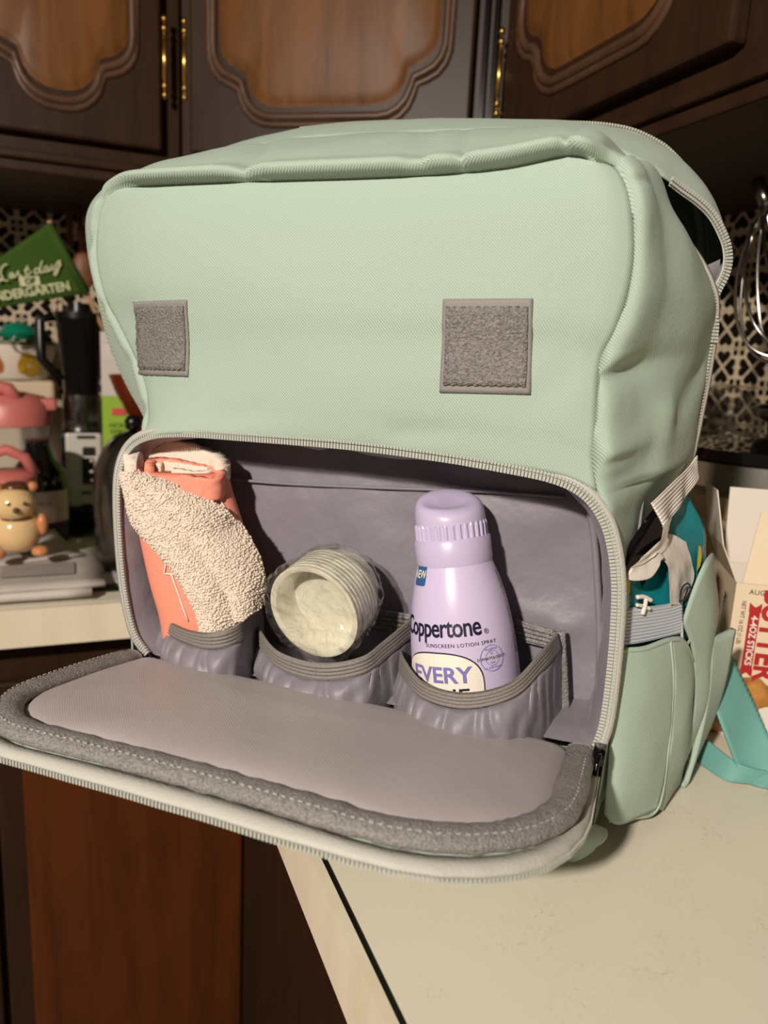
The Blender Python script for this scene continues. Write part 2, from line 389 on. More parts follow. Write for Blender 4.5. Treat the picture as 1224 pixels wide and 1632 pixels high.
def door(parent, w, h, hinge=1, m_panel=None, hinges=(), knob=None):
    """door in local x (width) / z (height), front towards -y; origin at its lower left corner on the carcass face"""
    d = empty('door', parent=parent)
    fr = MB().box((w / 2, -.009, h / 2), (w, .018, h)).build('door_slab', M['wood_dark'], d, bevel=.004)
    out = [Vector((x + w / 2, -.018, z + h / 2)) for x, z in panel_outline(w - .068, h - .085)]
    out = resample(out + [out[0]], 120, True)
    c = Vector((w / 2, -.018, h / 2))
    # the raised field inside the moulding
    inner = [c + Vector(((p - c).x * .985, 0, (p - c).z * .995)) for p in out]
    rings = []
    for s, y in ((1.0, .0), (.97, -.001), (.94, .002), (.90, .004), (.6, .0045), (.0, .005)):
        rings.append([Vector((c.x + (p.x - c.x) * s if s else c.x, c.y - y, c.z + (p.z - c.z) * (s ** .9 if s else 0))) for p in inner])
    V = [p for r in rings for p in r]; n = 120
    F = [(i * n + k, i * n + (k + 1) % n, (i + 1) * n + (k + 1) % n, (i + 1) * n + k) for i in range(len(rings) - 1) for k in range(n)]
    mesh('panel', V, F, m_panel or M['wood'], d)
    mm = MB()
    mm.tube([p + Vector((0, -.001, 0)) for p in out], .0055, 8, closed=True, up=(0, -1, 0), flat=.8)
    o2 = [p + (p - c).normalized() * .009 for p in out]
    mm.tube([p + Vector((0, -.0005, 0)) for p in o2], .0045, 8, closed=True, up=(0, -1, 0), flat=.7)
    mm.build('moulding', M['wood_mould'], d, smooth=True)
    for hx, hz in hinges:
        hb = MB(); hb.tube([(hx, -.022, hz - .028), (hx, -.022, hz + .028)], .0032, 10)
        for e in (-.045, -.034, .034, .045): hb.tube([(hx, -.022, hz + e - .003), (hx, -.022, hz + e + .003)], .0036, 10)
        hb.tube([(hx, -.022, hz - .05), (hx, -.022, hz + .05)], .0018, 8)
        hb.build('hinge', M['brass'], d, smooth=True)
    if knob:
        kb = MB(); kb.tube([(knob[0], -.02, knob[1] - .045), (knob[0], -.038, knob[1] - .03), (knob[0], -.042, knob[1]), (knob[0], -.038, knob[1] + .03), (knob[0], -.02, knob[1] + .045)], .004, 8)
        kb.build('handle', M['chrome_dark'], d, smooth=True)
    return d
UB, UT = 1.392, 2.15                              # upper cabinets: underside and top
DB = 1.436                                        # door bottoms
A = Vector((.140, 1.13)); B = Vector((.50, .895))
# left run
c1 = empty('wall_cabinet', (-.52, YW, 0), label='dark wooden wall cabinet at upper left above the counter clutter', cat='cabinet', group='upper cabinets')
mb = MB(); mb.box((.33, -(YW - 1.13) / 2, (UB + UT) / 2), (.655, YW - 1.13, UT - UB)); mb.build('carcass', M['wood_dark'], c1, bevel=.003)
d = door(c1, .245, .68, hinges=[(.245 + .004, .112), (.249, .56)]); d.location = (.386, -(YW - 1.13), DB)
d = door(c1, .245, .68); d.location = (.125, -(YW - 1.13), DB)
MB().box((.33, -(YW - 1.13) - .004, DB - .024), (.655, .008, .012)).build('rail', M['wood_dark'], c1, bevel=.003)
# corner cabinet, set at an angle
ang = math.atan2(B.y - A.y, B.x - A.x); Lw = (B - A).length
c2 = empty('wall_cabinet', (A.x, A.y, 0), label='corner wall cabinet with a large honey-brown panel above the backpack', cat='cabinet', group='upper cabinets')
mb = MB(); loc = lambda x, y: (x - A.x, y - A.y)
mb.prism([loc(A.x, A.y), loc(B.x, B.y), loc(XW, B.y), loc(XW, YW), loc(A.x, YW)], UB, UT); mb.build('carcass', M['wood_dark'], c2)
d = door(c2, Lw - .058, .68, hinges=[(-.004, .112), (-.004, .56)]); d.rotation_euler = (0, 0, ang); d.location = (.018 * math.cos(ang), .018 * math.sin(ang), DB)
st = MB().box((Lw - .016, -.004, (UB + UT) / 2), (.006, .012, UT - UB)).build('stile_bead', M['blackgloss'], c2); st.rotation_euler = (0, 0, ang)
st = MB().box((Lw - .028, -.004, (UB + UT) / 2), (.006, .012, UT - UB)).build('stile_bead', M['blackgloss'], c2); st.rotation_euler = (0, 0, ang)
# right run
c3 = empty('wall_cabinet', (XW, 0, 0), label='dark wall cabinet at upper right, seen at a steep angle', cat='cabinet', group='upper cabinets')
mb = MB(); mb.box((-(XW - .5) / 2, .298, (UB + UT) / 2), (XW - .5, 1.18, UT - UB)); mb.build('carcass', M['wood_dark'], c3, bevel=.003)
d = door(c3, .36, .68, hinges=[(-.004, .085), (-.004, .56)]); d.rotation_euler = (0, 0, -math.pi / 2); d.location = (.5 - XW, .87, DB)
fl = MB()
for k in range(4): fl.tube([(.5 - XW - .006, .478 - k * .011, DB + .01), (.5 - XW - .006, .478 - k * .011, UT - .02)], .0065, 8)
fl.build('fluted_strip', M['wood_mould'], c3, smooth=True)
d = door(c3, .36, .68); d.rotation_euler = (0, 0, -math.pi / 2); d.location = (.5 - XW, .425, DB)
MB().box((.5 - XW - .004, .30, DB - .024), (.008, 1.185, .012)).build('rail', M['wood_dark'], c3, bevel=.003)
# base cabinets
BX, BY = .20, .86
def flat_door(parent, w, h, m_panel, knob=None):
    d = empty('door', parent=parent)
    MB().box((w / 2, -.008, h / 2), (w, .016, h)).build('door_slab', M['wood_dark'], d, bevel=.003)
    pn = MB().prism([(.026, .05), (w - .026, .05), (w - .026, h - .05), (.026, h - .05)], -.004, .004).map(lambda v: (v.x, -.018 + v.z, v.y)).build('panel', m_panel, d, bevel=.003)
    if knob:
        MB().tube([(knob[0], -.016, knob[1] - .045), (knob[0], -.036, knob[1] - .03), (knob[0], -.040, knob[1]), (knob[0], -.036, knob[1] + .03), (knob[0], -.016, knob[1] + .045)], .004, 8).build('handle', M['chrome_dark'], d, smooth=True)
    return d
b1 = empty('base_cabinet', (-1.0, BY, 0), label='reddish wooden base cabinet below the flap, under the far counter', cat='cabinet', group='base cabinets')
MB().box((.598, .29, .48), (1.195, .58, .76)).build('carcass', M['wood_dark'], b1)
d = flat_door(b1, .296, .70, M['wood_red']); d.location = (.902, 0, .12)
d = flat_door(b1, .296, .70, M['wood_red']); d.location = (.600, 0, .12)
MB().box((.598, .33, .05), (1.195, .5, .1)).build('plinth', M['wood_dark'], b1)
b2 = empty('base_cabinet', (BX, 0, 0), label='dark base cabinet with a steel pull under the near counter edge', cat='cabinet', group='base cabinets')
MB().box(((XW - BX) / 2 - .02, -.17, .48), (XW - BX - .04, 2.05, .76)).build('carcass', M['wood_dark'], b2)
d = flat_door(b2, .40, .70, M['wood_dark'], knob=(.36, .50)); d.rotation_euler = (0, 0, -math.pi / 2); d.location = (0, .80, .12)
d = flat_door(b2, .40, .70, M['wood_dark']); d.rotation_euler = (0, 0, -math.pi / 2); d.location = (0, .385, .12)
MB().box(((XW - BX) / 2 + .02, -.17, .05), (XW - BX - .16, 2.05, .1)).build('plinth', M['wood_dark'], b2)
# ------------------------------------------------------------------ the backpack
bag = empty('backpack', BO, math.atan2(BU.y, BU.x), label='mint green backpack with its grey-lined front pocket unzipped and folded down', cat='backpack')
def pl(*pts): return [PX(*p) for p in pts]
# traced seams (pixel x, pixel y, depth behind the front plane)
topc = pl((172, 314, .030), (200, 300, .022), (260, 296, .012), (400, 291, .004), (550, 287, 0), (700, 280, 0), (800, 270, 0), (905, 250, 0), (950, 259, 0), (980, 270, .004))
rightc = pl((980, 270, .004), (998, 302, .002), (1006, 345, 0), (1009, 400, 0), (1001, 460, 0), (980, 525, 0), (956, 575, .002), (950, 640, .001), (946, 700, .001), (944, 735, .002), (950, 782, .002))
leftc = pl((172, 314, .030), (160, 350, .034), (157, 412, .036), (170, 472, .037), (190, 512, .038), (210, 552, .038), (227, 590, .036), (238, 634, .030), (236, 682, .022), (206, 722, .014))
botc = pl((206, 722, .014), (222, 703, .010), (262, 692, .006), (330, 692, .004), (400, 696, .002), (560, 707, 0), (700, 725, 0), (800, 741, 0), (870, 752, 0), (915, 764, .001), (950, 782, .002))
rim = pl((236, 1040, -.004), (216, 1008, -.002), (202, 950, .0), (194, 880, .002), (190, 800, .005), (193, 750, .009), (207, 716, .012), (236, 697, .009), (290, 691, .006), (400, 698, .002), (560, 711, 0), (700, 729, 0), (800, 746, 0),
         (880, 763, 0), (928, 786, .001), (959, 824, .002), (974, 870, .003), (981, 930, .003), (979, 1000, .003), (972, 1080, .002), (962, 1150, .001), (948, 1192, -.002))
# front panel ---------------------------------------------------------------
G = coons(topc, botc, leftc, rightc, 90, 64)
folds = [(PX(955, 575, 0), PX(850, 650, 0), .010, .0060), (PX(950, 600, 0), PX(880, 715, 0), .009, -.0035), (PX(944, 725, 0), PX(860, 690, 0), .010, .0045),
         (PX(1000, 480, 0), PX(930, 440, 0), .016, .0035), (PX(240, 650, .03), PX(300, 620, .02), .010, .005), (PX(200, 520, .03), PX(250, 500, .02), .012, .003),
         (PX(260, 690, 0), PX(420, 660, 0), .008, .0025), (PX(640, 700, 0), PX(760, 690, 0), .008, .003)]
for i in range(90):
    for j in range(64):
        u, v = i / 89, j / 63; p = G[i][j]
        e = (math.sin(math.pi * u ** .85) ** .85) * (math.sin(math.pi * v) ** .8)
        d = -.015 * e - .0010 * nz(p, 18) * e
        for a, b, wd, h in folds:
            q, t = seg_dist(Vector((p.x, 0, p.z)), Vector((a.x, 0, a.z)), Vector((b.x, 0, b.z)))
            d += h * math.exp(-(q / wd) ** 2) * (1 - t * .7) * sm(e * 2)
        G[i][j] = p + Vector((0, d, 0))
FRONT = G
gmesh('front_panel', G, M['mint'], bag, solid=.0012)
def front_b(a, c):
    best = min((abs(p.x - a) + abs(p.z - c), p.y) for r in FRONT for p in r); return best[1]

# gusset: from the front seam back to the main zip ---------------------------
# each station: front seam point, main-zip point (lower lip), roll height, roll pinch
def Q(a, b, c): return Vector((a, b, c))
ST = [  # (front, zip)
    (Q(.146, .006, .002), Q(.165, .13, .0)),
    (Q(.157, .004, .030), Q(.172, .13, .03)),
    (PX(966, 1150, .004), Q(.172, .12, .075)),
    (PX(981, 1040, .005), Q(.172, .115, .12)),
    (PX(985, 930, .006), PX(1004, 925, .105)),
    (PX(978, 868, .006), PX(1022, 850, .105)),
    (PX(962, 820, .006), PX(1058, 790, .105)),
    (PX(951, 783, .004), PX(1092, 735, .105)),
    (PX(944, 735, .002), PX(1104, 690, .105)),
    (PX(946, 700, .001), PX(1110, 660, .105)),
    (PX(950, 640, .001), PX(1120, 610, .105)),
    (PX(956, 575, .002), PX(1128, 560, .105)),
    (PX(980, 525, 0), PX(1133, 520, .105)),
    (PX(1001, 460, 0), PX(1134, 480, .105)),
    (PX(1009, 400, 0), PX(1118, 434, .10)),
    (PX(1006, 345, 0), PX(1092, 396, .095)),
    (PX(998, 302, .002), PX(1062, 366, .085)),
    (PX(980, 270, .004), PX(1040, 305, .075)),
    (PX(950, 259, 0), PX(1000, 262, .075)),
    (PX(905, 250, 0), PX(930, 222, .085)),
    (PX(800, 270, 0), PX(800, 211, .09)),
    (PX(700, 280, 0), PX(700, 213, .09)),
    (PX(550, 287, 0), PX(560, 219, .09)),
    (PX(400, 291, .004), PX(430, 232, .09)),
    (PX(260, 296, .012), PX(290, 264, .09)),
    (PX(200, 300, .022), PX(215, 290, .09)),
    (PX(172, 314, .030), PX(166, 312, .085)),
    (PX(160, 350, .034), PX(141, 345, .085)),
    (PX(157, 412, .036), PX(145, 400, .09)),
    (PX(170, 472, .037), PX(157, 460, .09)),
    (PX(190, 512, .038), PX(168, 520, .09)),
    (PX(210, 552, .038), PX(184, 570, .09)),
    (PX(227, 590, .036), PX(206, 618, .09)),
    (PX(238, 634, .030), PX(228, 655, .09)),
    (PX(236, 682, .022), PX(252, 695, .09)),
    (PX(204, 722, .014), PX(270, 760, .09)),
    (PX(189, 800, .006), Q(-.185, .12, .19)),
    (PX(196, 900, .003), Q(-.185, .12, .13)),
    (PX(210, 1000, .0), Q(-.18, .12, .07)),
    (Q(-.152, .004, .030), Q(-.172, .13, .03)),
    (Q(-.146, .006, .002), Q(-.160, .13, .0)),
]
NS = 300; NT = 30
def stations(sel):
    pts = [s[sel] for s in ST]; out = []
    m = len(pts)
    for k in range(NS):
        x = k / (NS - 1) * (m - 1); i = min(int(x), m - 2); t = x - i
        p1, p2 = pts[i], pts[i + 1]; p0 = pts[i - 1] if i else p1 * 2 - p2; p3 = pts[i + 2] if i + 2 < m else p2 * 2 - p1
        out.append(.5 * ((2 * p1) + (p2 - p0) * t + (2 * p0 - 5 * p1 + 4 * p2 - p3) * t * t + (3 * p1 - p0 - 3 * p2 + p3) * t ** 3))
    return out
R0 = stations(0); R3 = stations(1); SC = (NS - 1) / (len(ST) - 1)
def pinch(k, at, wd): return math.exp(-((k / SC - at) / wd) ** 2)
GZ = []
CEN = Vector((0, 0, .2))
for k in range(NS):
    s = k / SC
    tdir = (R0[min(k + 2, NS - 1)] - R0[max(k - 2, 0)]); tdir.y = 0; tdir.normalize()
    out = Vector((tdir.z, 0, -tdir.x))
    if out.dot(R0[k] - CEN) < 0: out = -out
    roll = 0
    if 7 <= s <= 35: roll = sm((s - 7) / 1.0) * sm((35 - s) / 1.5)
    topness = sm((s - 17.5) / 1.2) * sm((25.8 - s) / 1.8); leftness = sm((s - 26) / 1)
    amp = roll * (.0042 + .0045 * topness)
    for at, wd, dp in ((8, .3, .8), (11, .8, .8), (16.2, .15, .3), (19.0, .08, .35), (20.6, .10, .35), (21.2, .10, .35), (23.0, .12, .5), (26.2, .3, .6), (27.6, .2, .6), (29.3, .25, .5), (31.4, .35, .5), (33.3, .3, .8)):
        amp *= 1 - dp * pinch(k, at, wd)
    amp *= 1 - .3 * leftness
    row = []
    for j in range(NT):
        t = (j / (NT - 1)) ** 1.6
        p = R0[k].lerp(R3[k], t)
        f = math.exp(-((t - .09) / .11) ** 2) * sm(t / .03) * (1 - topness) + topness * .75 * math.sin(math.pi * t ** .55)
        fwd = math.exp(-((t - .04) / .05) ** 2) * sm(t / .02)
        bul = math.sin(math.pi * t) ** .8 * (.010 if 7 < s < 17 else .004) * (1 if s < 34 else .3)
        p = p + out * (amp * f + bul) + Vector((0, -amp * (.9 + .9 * topness) * fwd, 0))
        row.append(p)
    GZ.append(row)
# wrinkles on the side
wr_f = [(PX(956, 575, .0), PX(1065, 505, .06), .007, .0055), (PX(952, 605, .0), PX(1060, 560, .06), .007, -.0035), (PX(944, 725, 0), PX(1010, 705, .03), .008, .007),
        (PX(1040, 660, .05), PX(1030, 740, .05), .010, .006), (PX(1020, 400, .01), PX(1075, 480, .07), .014, -.004), (PX(1110, 580, .09), PX(1070, 660, .06), .010, -.004), (PX(960, 800, .01), PX(1030, 770, .05), .010, .004)]
for k in range(NS):
    for j in range(1, NT):
        p = GZ[k][j]; d = 0
        if p.x > .08:
            for a, b, wd, h in wr_f:
                q, t = seg_dist(p, a, b); d += h * math.exp(-(q / wd) ** 2) * (1 - t * .6)
            d += .0018 * nz(p, 30)
            GZ[k][j] = p + Vector((.8, -.5, .0)) * d
        elif p.z > .33: GZ[k][j] = p + Vector((0, 0, 1)) * (.0022 * nz(p, 26) * (j / NT))
for r in GZ:
    for p in r: p.z = max(p.z, .002)
tube('seam_piping', [R0[k] for k in range(int(SC * 7), int(SC * 35.2))], .0011, M['mint2'], bag, seg=6)
gmesh('gusset', GZ, M['mint'], bag, solid=.0012)

# rear compartment: upper lip of the main zip back to the rear panel ----------
RU = {13: (1128, 484, .108), 14: (1150, 436, .112), 15: (1152, 394, .112), 16: (1126, 340, .105), 17: (1080, 302, .092), 18: (1030, 268, .080)}
RB = {13: (1120, 470, .19), 14: (1122, 400, .19), 15: (1118, 340, .185), 16: (1100, 290, .18), 17: (1064, 247, .18), 18: (1005, 216, .18), 19: (925, 206, .18), 20: (800, 203, .18), 21: (700, 202, .18), 22: (570, 206, .18), 23: (480, 216, .18), 24: (420, 246, .18)}
ST2 = []
for i, (f, z) in enumerate(ST):
    if i in RU: z = PX(*RU[i])
    if i in RB: r = PX(*RB[i])
    else:
        r = Vector((min(.178, max(-.165, z.x)), .19, z.z)); r.z = min(r.z, .40)
    ST2.append((z, r))
_ST = ST; ST = ST2; A0 = stations(0); A1 = stations(1); ST = _ST
GR = []
for k in range(NS):
    row = []
    for j in range(12):
        t = j / 11; p = A0[k].lerp(A1[k], t)
        o = Vector((p.x, 0, p.z - .2)).normalized(); row.append(p + o * (.006 * math.sin(math.pi * t)) + o * .001 * nz(p, 30))
    GR.append(row)
for r in GR:
    for p in r: p.z = max(p.z, .002)
gmesh('rear_gusset', GR, M['mint'], bag, solid=.0012)
# rear panel: padded slab closing the back
V = []; F = []; n = NS
ctr = Vector((0, .215, .2))
RP = []
for s, y in ((1, .0), (1.012, .006), (1.01, .016), (.97, .024), (.7, .028), (.3, .03), (.02, .03)):
    RP.append([Vector((ctr.x + (p.x - ctr.x) * s, p.y + y, ctr.z + (p.z - ctr.z) * s)) for p in A1])
for r in RP:
    for p in r: p.z = max(p.z, .002)
mesh('rear_panel', [p for r in RP for p in r], grid_faces(len(RP), n, False), M['mint2'], bag)
# base of the bag -------------------------------------------------------------
def rrect(x0, x1, y0, y1, r, z, n=7):
    P = []
    for cx, cy, a0 in ((x1 - r, y1 - r, 0), (x0 + r, y1 - r, 90), (x0 + r, y0 + r, 180), (x1 - r, y0 + r, 270)):
        for k in range(n): a = math.radians(a0 + 90 * k / (n - 1)); P.append(Vector((cx + r * math.cos(a), cy + r * math.sin(a), z)))
    return P
rings = [rrect(-.140, .150, .012, .19, .025, .0005), rrect(-.150, .160, .004, .20, .028, .004), rrect(-.152, .162, .0, .205, .028, .03), rrect(-.152, .160, .0, .205, .028, .064)]
V = [p for r in rings for p in r]; nn = 28
F = grid_faces(4, nn) + [tuple(range(nn))[::-1], tuple(range(3 * nn, 4 * nn))] + [(i * nn + nn - 1, i * nn, (i + 1) * nn, (i + 1) * nn + nn - 1) for i in range(3)]
mesh('base', V, F, M['mint'], bag, smooth=True)
# loose corner of fabric at the front right foot
cg = coons([PX(915, 1318, -.006), PX(940, 1312, -.004), PX(962, 1322, .002)], [PX(904, 1374, -.008), PX(925, 1365, -.008), PX(950, 1348, -.004)], [PX(915, 1318, -.006), PX(908, 1345, -.012), PX(904, 1374, -.008)], [PX(962, 1322, .002), PX(964, 1332, .0), PX(950, 1348, -.004)], 12, 12)
for r in cg:
    for p in r: p.z = max(p.z, .0025)
gmesh('corner_fold', cg, M['mint'], bag, solid=.002)

# zips ------------------------------------------------------------------------
def zip_line(path, parent, n, nrm, side=1, tape=.006, tm=None, name='zip', pitch=.0019, ts=.0030, two=True):
    """ribbon of tape along path plus a row of teeth on its edge; nrm(i) faces the viewer, inward(i) points into the opening"""
    P = cat(path, n); N = len(P)
    fr = frames(P)
    rows = []
    for i, p in enumerate(P):
        t = fr[i][0]; nm = nrm(i, N) if callable(nrm) else Vector(nrm)
        s = t.cross(nm).normalized() * side; rows.append([p - s * tape * .1 + nm * .0004, p + s * tape * .45 + nm * .0012, p + s * tape + nm * .0002])
    tp = gmesh('zip_tape', rows, tm or M['tape'], parent, solid=.0008)
    Q_ = resample(P, int(sum((b - a).length for a, b in zip(P, P[1:])) / pitch))
    fr2 = frames(Q_); tb = MB()
    for i, p in enumerate(Q_):
        t = fr2[i][0]; nm = nrm(i, len(Q_)) if callable(nrm) else Vector(nrm); s = t.cross(nm).normalized() * side; nm2 = s.cross(t).normalized()
        if nm2.dot(nm) < 0: nm2 = -nm2
        rot = Matrix((t, s, nm2)).transposed()
        tb.box(p + nm2 * .0012 - s * .0006, (pitch * .74, ts, .0018), 0, rot)
        if two: tb.box(p + nm2 * .0012 + s * .0022, (pitch * .7, ts * .5, .0015), 0, rot)
    o = tb.build('zip_teeth', M['teeth'], tp, smooth=False); o['kind'] = 'stuff'
    return tp
frn = (0, -1, 0)
zip_line(rim, bag, 220, frn, side=-1, tape=.0055)
# dark coil ridge just inside (second edge of the opening)
RIMD = cat(rim, 220)
# main zip: lower lip and upper lip
lower = [R3[int(SC * s)] for s in (5.4, 6, 7, 8, 9, 10, 11, 12, 13, 13.6, 14, 14.5, 15, 15.5, 16, 16.5, 17)]
zip_line([p + Vector((.001, -.001, 0)) for p in lower], bag, 120, (.75, -.66, 0), side=1, tape=.0040, two=False, ts=.0020)
upper = [A0[int(SC * s)] for s in (11.5, 12.3, 13, 13.5, 14, 14.5, 15, 15.5, 16, 16.5, 17, 17.4)]
zip_line([p + Vector((.002, -.002, 0)) for p in upper], bag, 100, (.55, -.83, .1), side=-1, tape=.0034, two=True, ts=.0024)
# rear zip along the top right rim
rear = [A1[int(SC * s)] for s in (13.5, 14, 14.6, 15.2, 15.8, 16.4, 17, 17.5, 18, 18.5, 19, 20, 21, 22, 23)]
zip_line([p + Vector((.0, -.010, .0)) for p in rear], bag, 140, (.3, -.85, .45), side=-1, tape=.006, two=False, ts=.0018)
tube('rear_piping', [p + Vector((0, .004, .001)) for p in rear], .0035, M['tape'], bag, seg=8)
# lining seen through the gap of the main zip
lg = []
for s in [12.9 + .25 * i for i in range(8)]:
    a = R3[int(SC * s)]; b = A0[int(SC * s)]; k = sm((s - 13.4) / 1.2)
    lg.append([a + Vector((-.001, .002, 0)), a.lerp(b, .4) + Vector((-.02 - .05 * k, .012, -.012 - .03 * k)), b + Vector((-.016 - .05 * k, .03, -.010 - .02 * k)), b + Vector((-.002, .002, 0))])
gmesh('main_lining', lg, M['lining'], bag)

# recessed lining of the open front pocket ---------------------------------------
ring = cat(rim, 150); hinge_pts = [PX(948, 1192, -.002), Q(.12, .0, .066), Q(.0, .0, .066), Q(-.12, .0, .066), PX(236, 1040, -.004)]
ring = ring + cat(hinge_pts, 52)[1:-1]; NR = len(ring); rc = Vector((0.005, 0, .142))
LR = []
for s, y in ((1.0, .001), (.985, .006), (.975, .016), (.965, .030), (.955, .042), (.945, .049)):
    row = []
    for k, p in enumerate(ring):
        q = Vector((rc.x + (p.x - rc.x) * s, p.y * (1 - y / .05) + y, rc.z + (p.z - rc.z) * s))
        wall = math.exp(-((y - .02) / .015) ** 2)
        q += (rc - q).normalized() * (.004 * wall + .002 * nz(q, 70, 9) * wall)
        row.append(q)
    LR.append(row)
V = [p for r in LR for p in r]
F = [(i * NR + k, i * NR + (k + 1) % NR, (i + 1) * NR + (k + 1) % NR, (i + 1) * NR + k) for i in range(len(LR) - 1) for k in range(NR)]
mesh('pocket_lining', V, F, M['lining'], bag)
G = []
bf = [(PX(880, 990, .05), PX(760, 960, .05), .012, -.004), (PX(930, 800, .05), PX(850, 830, .05), .014, -.004), (PX(290, 760, .05), PX(420, 780, .05), .012, .002), (PX(560, 800, .05), PX(600, 900, .05), .02, -.003), (PX(905, 1000, .05), PX(940, 990, .05), .006, -.003)]
for i in range(70):
    row = []
    for j in range(44):
        q = Vector((-.160 + .325 * i / 69, .0495, .055 + .175 * j / 43)); q.y += .0022 * nz(q, 20, 3) + .0008 * nz(q, 55, 5)
        for a, b, wd, h in bf:
            dq, t = seg_dist(Vector((q.x, 0, q.z)), Vector((a.x, 0, a.z)), Vector((b.x, 0, b.z))); q.y += h * math.exp(-(dq / wd) ** 2) * (1 - .6 * t)
        row.append(q)
    G.append(row)
gmesh('pocket_back', G, M['lining'], bag)
# horizontal seam across the back of the lining
sp = cat(pl((262, 752, .047), (330, 760, .047), (456, 771, .047), (620, 778, .047), (780, 784, .047), (900, 792, .047)), 60)
tube('lining_seam', sp, .0011, M['lining'], bag, seg=6)
tube('lining_cord', cat(pl((938, 800, .038), (947, 860, .040), (952, 930, .040), (955, 1000, .040), (954, 1080, .040), (944, 1160, .04)), 40), .0022, M['lining'], bag, seg=6)

# velcro squares ---------------------------------------------------------------------
def velcro(corn, nu, nv):
    P = [PX(x, y, .0) for x, y in corn]
    v = empty('velcro_patch', parent=bag)
    def pt(u, w, off):
        a = P[0].lerp(P[1], u); b = P[3].lerp(P[2], u); q = a.lerp(b, w)
        d = 0
        return Vector((q.x, 0, q.z)), off
    G = []
    for i in range(nu):
        row = []
        for j in range(nv):
            q, _ = pt(i / (nu - 1), j / (nv - 1), 0)
            # iterate so the patch lies on the bulged panel along the line of sight of its own position
            row.append(Vector((q.x, front_b(q.x, q.z) - .0012, q.z)))
        G.append(row)
    gmesh('backing', G, M['velcro_edge'], v, solid=.0012)
    H = [[G[i][j] + Vector((0, -.0012 - .0005 * random.random(), 0)) for j in range(2, nv - 2)] for i in range(1, nu - 1)]
    gmesh('hook_field', H, M['velcro'], v, solid=.0008)
    st = MB()
    def run(pts):
        for k in range(0, len(pts) - 1, 2): st.tube([pts[k] + Vector((0, -.0022, 0)), pts[k + 1] + Vector((0, -.0022, 0))], .0004, 4)
    run([G[i][2] for i in range(1, nu - 1)]); run([G[i][nv - 3] for i in range(1, nu - 1)]); run([G[2][j] for j in range(2, nv - 2)]); run([G[nu - 3][j] for j in range(2, nv - 2)])
    s = st.build('stitching', M['velcro'], v); s['kind'] = 'stuff'
    return v
def on_panel(px, py):
    b = .0
    for _ in range(6): q = PX(px, py, b); b = front_b(q.x, q.z)
    return q
_PX = PX
def velcro2(corn): 
    P = [on_panel(*c) for c in corn]
    global PX
    PX = lambda x, y, b, P=P, C=corn: P[C.index((x, y))]
    v = velcro(corn, 24, 24); PX = _PX; return v
velcro2([(708, 477), (850, 476), (846, 628), (702, 625)])
velcro2([(215, 481), (301, 478), (303, 600), (224, 597)])

# the flap -------------------------------------------------------------------------------
fl = empty('pocket_flap', parent=bag)
HA0, HA1 = -.150, .156; FLAPL = .138
def flap_pt(u, v, h=0):
    """u across 0..1, v from hinge 0 to front 1, h above the flap's plane"""
    L = FLAPL * (1.02 - .03 * u); a = HA0 + (HA1 - HA0) * u
    rise = .020 + .006 * (1 - u)
    b = -.006 - L * v; c = .064 + rise * v - .010 * v * v + .004 * math.sin(math.pi * u) * v
    return Vector((a, b, c + h))
def flap_outline(shrink=0, n=140):
    """from hinge left along left side, rounded front corners, to hinge right"""
    P = []
    w = HA1 - HA0; L = FLAPL; r = .050 - shrink * .5
    x0, x1, y1 = shrink / w, 1 - shrink / w, 1 - shrink / L
    rx, ry = r / w, r / L; r2x, r2y = r * 1.7 / w, r * 1.45 / L
    P.append((x0, .02)); P.append((x0, y1 - ry))
    for k in range(1, 9): a = math.pi / 2 * k / 8; P.append((x0 + rx - rx * math.cos(a), y1 - ry + ry * math.sin(a)))
    for k in range(9): a = math.pi / 2 * (1 - k / 8); P.append((x1 - r2x + r2x * math.cos(a), y1 - r2y + r2y * math.sin(a)))
    P.append((x1, .02))
    pts = [Vector((p[0] * w, p[1] * L, 0)) for p in P]
    return [(p.x / w, p.y / L) for p in resample(pts, n)]
# body slab (mint underside)
o0 = flap_outline(.004); m = len(o0)
V = [flap_pt(u, v, -.009) for u, v in o0] + [flap_pt(u, v, .0) for u, v in o0]
F = [tuple(range(m))[::-1], tuple(range(m, 2 * m))] + [(i, (i + 1) % m, m + (i + 1) % m, m + i) for i in range(m)]
mesh('outer_panel', V, F, M['mint'], fl, smooth=False)
# padded lining
def pad_h(u, v):
    e = max(0, min(1, min(u, 1 - u) / .07)) ; f = max(0, min(1, min((1 - v) / .14, (v + .02) / .10)))
    return sm(e) ** .5 * sm(f) ** .5
po = flap_outline(.0125, 110)
PG = []
cu, cv = .5, .45
for s in [1 - (k / 22) ** 1.15 for k in range(23)]:
    row = []
    for (u, v) in po:
        uu = cu + (u - cu) * s; vv = cv + (v - cv) * s
        prof = (1 - s ** 6) ** .5 if s < 1 else 0
        q = flap_pt(uu, vv)
        wr_ = .0014 * nz(q, 24, 2) + .0010 * nz(Vector((q.x * 60, q.y * 14, 0)), 1, 4) * (s ** 3)
        q.z += .0005 + .0095 * prof + wr_ * min(1, prof * 1.5)
        row.append(q)
    PG.append(row)
kk = len(po)
V = [p for r in PG for p in r]; F = [(i * kk + a, i * kk + (a + 1) % kk, (i + 1) * kk + (a + 1) % kk, (i + 1) * kk + a) for i in range(len(PG) - 1) for a in range(kk)]
mesh('padded_lining', V, F, M['pad'], fl)
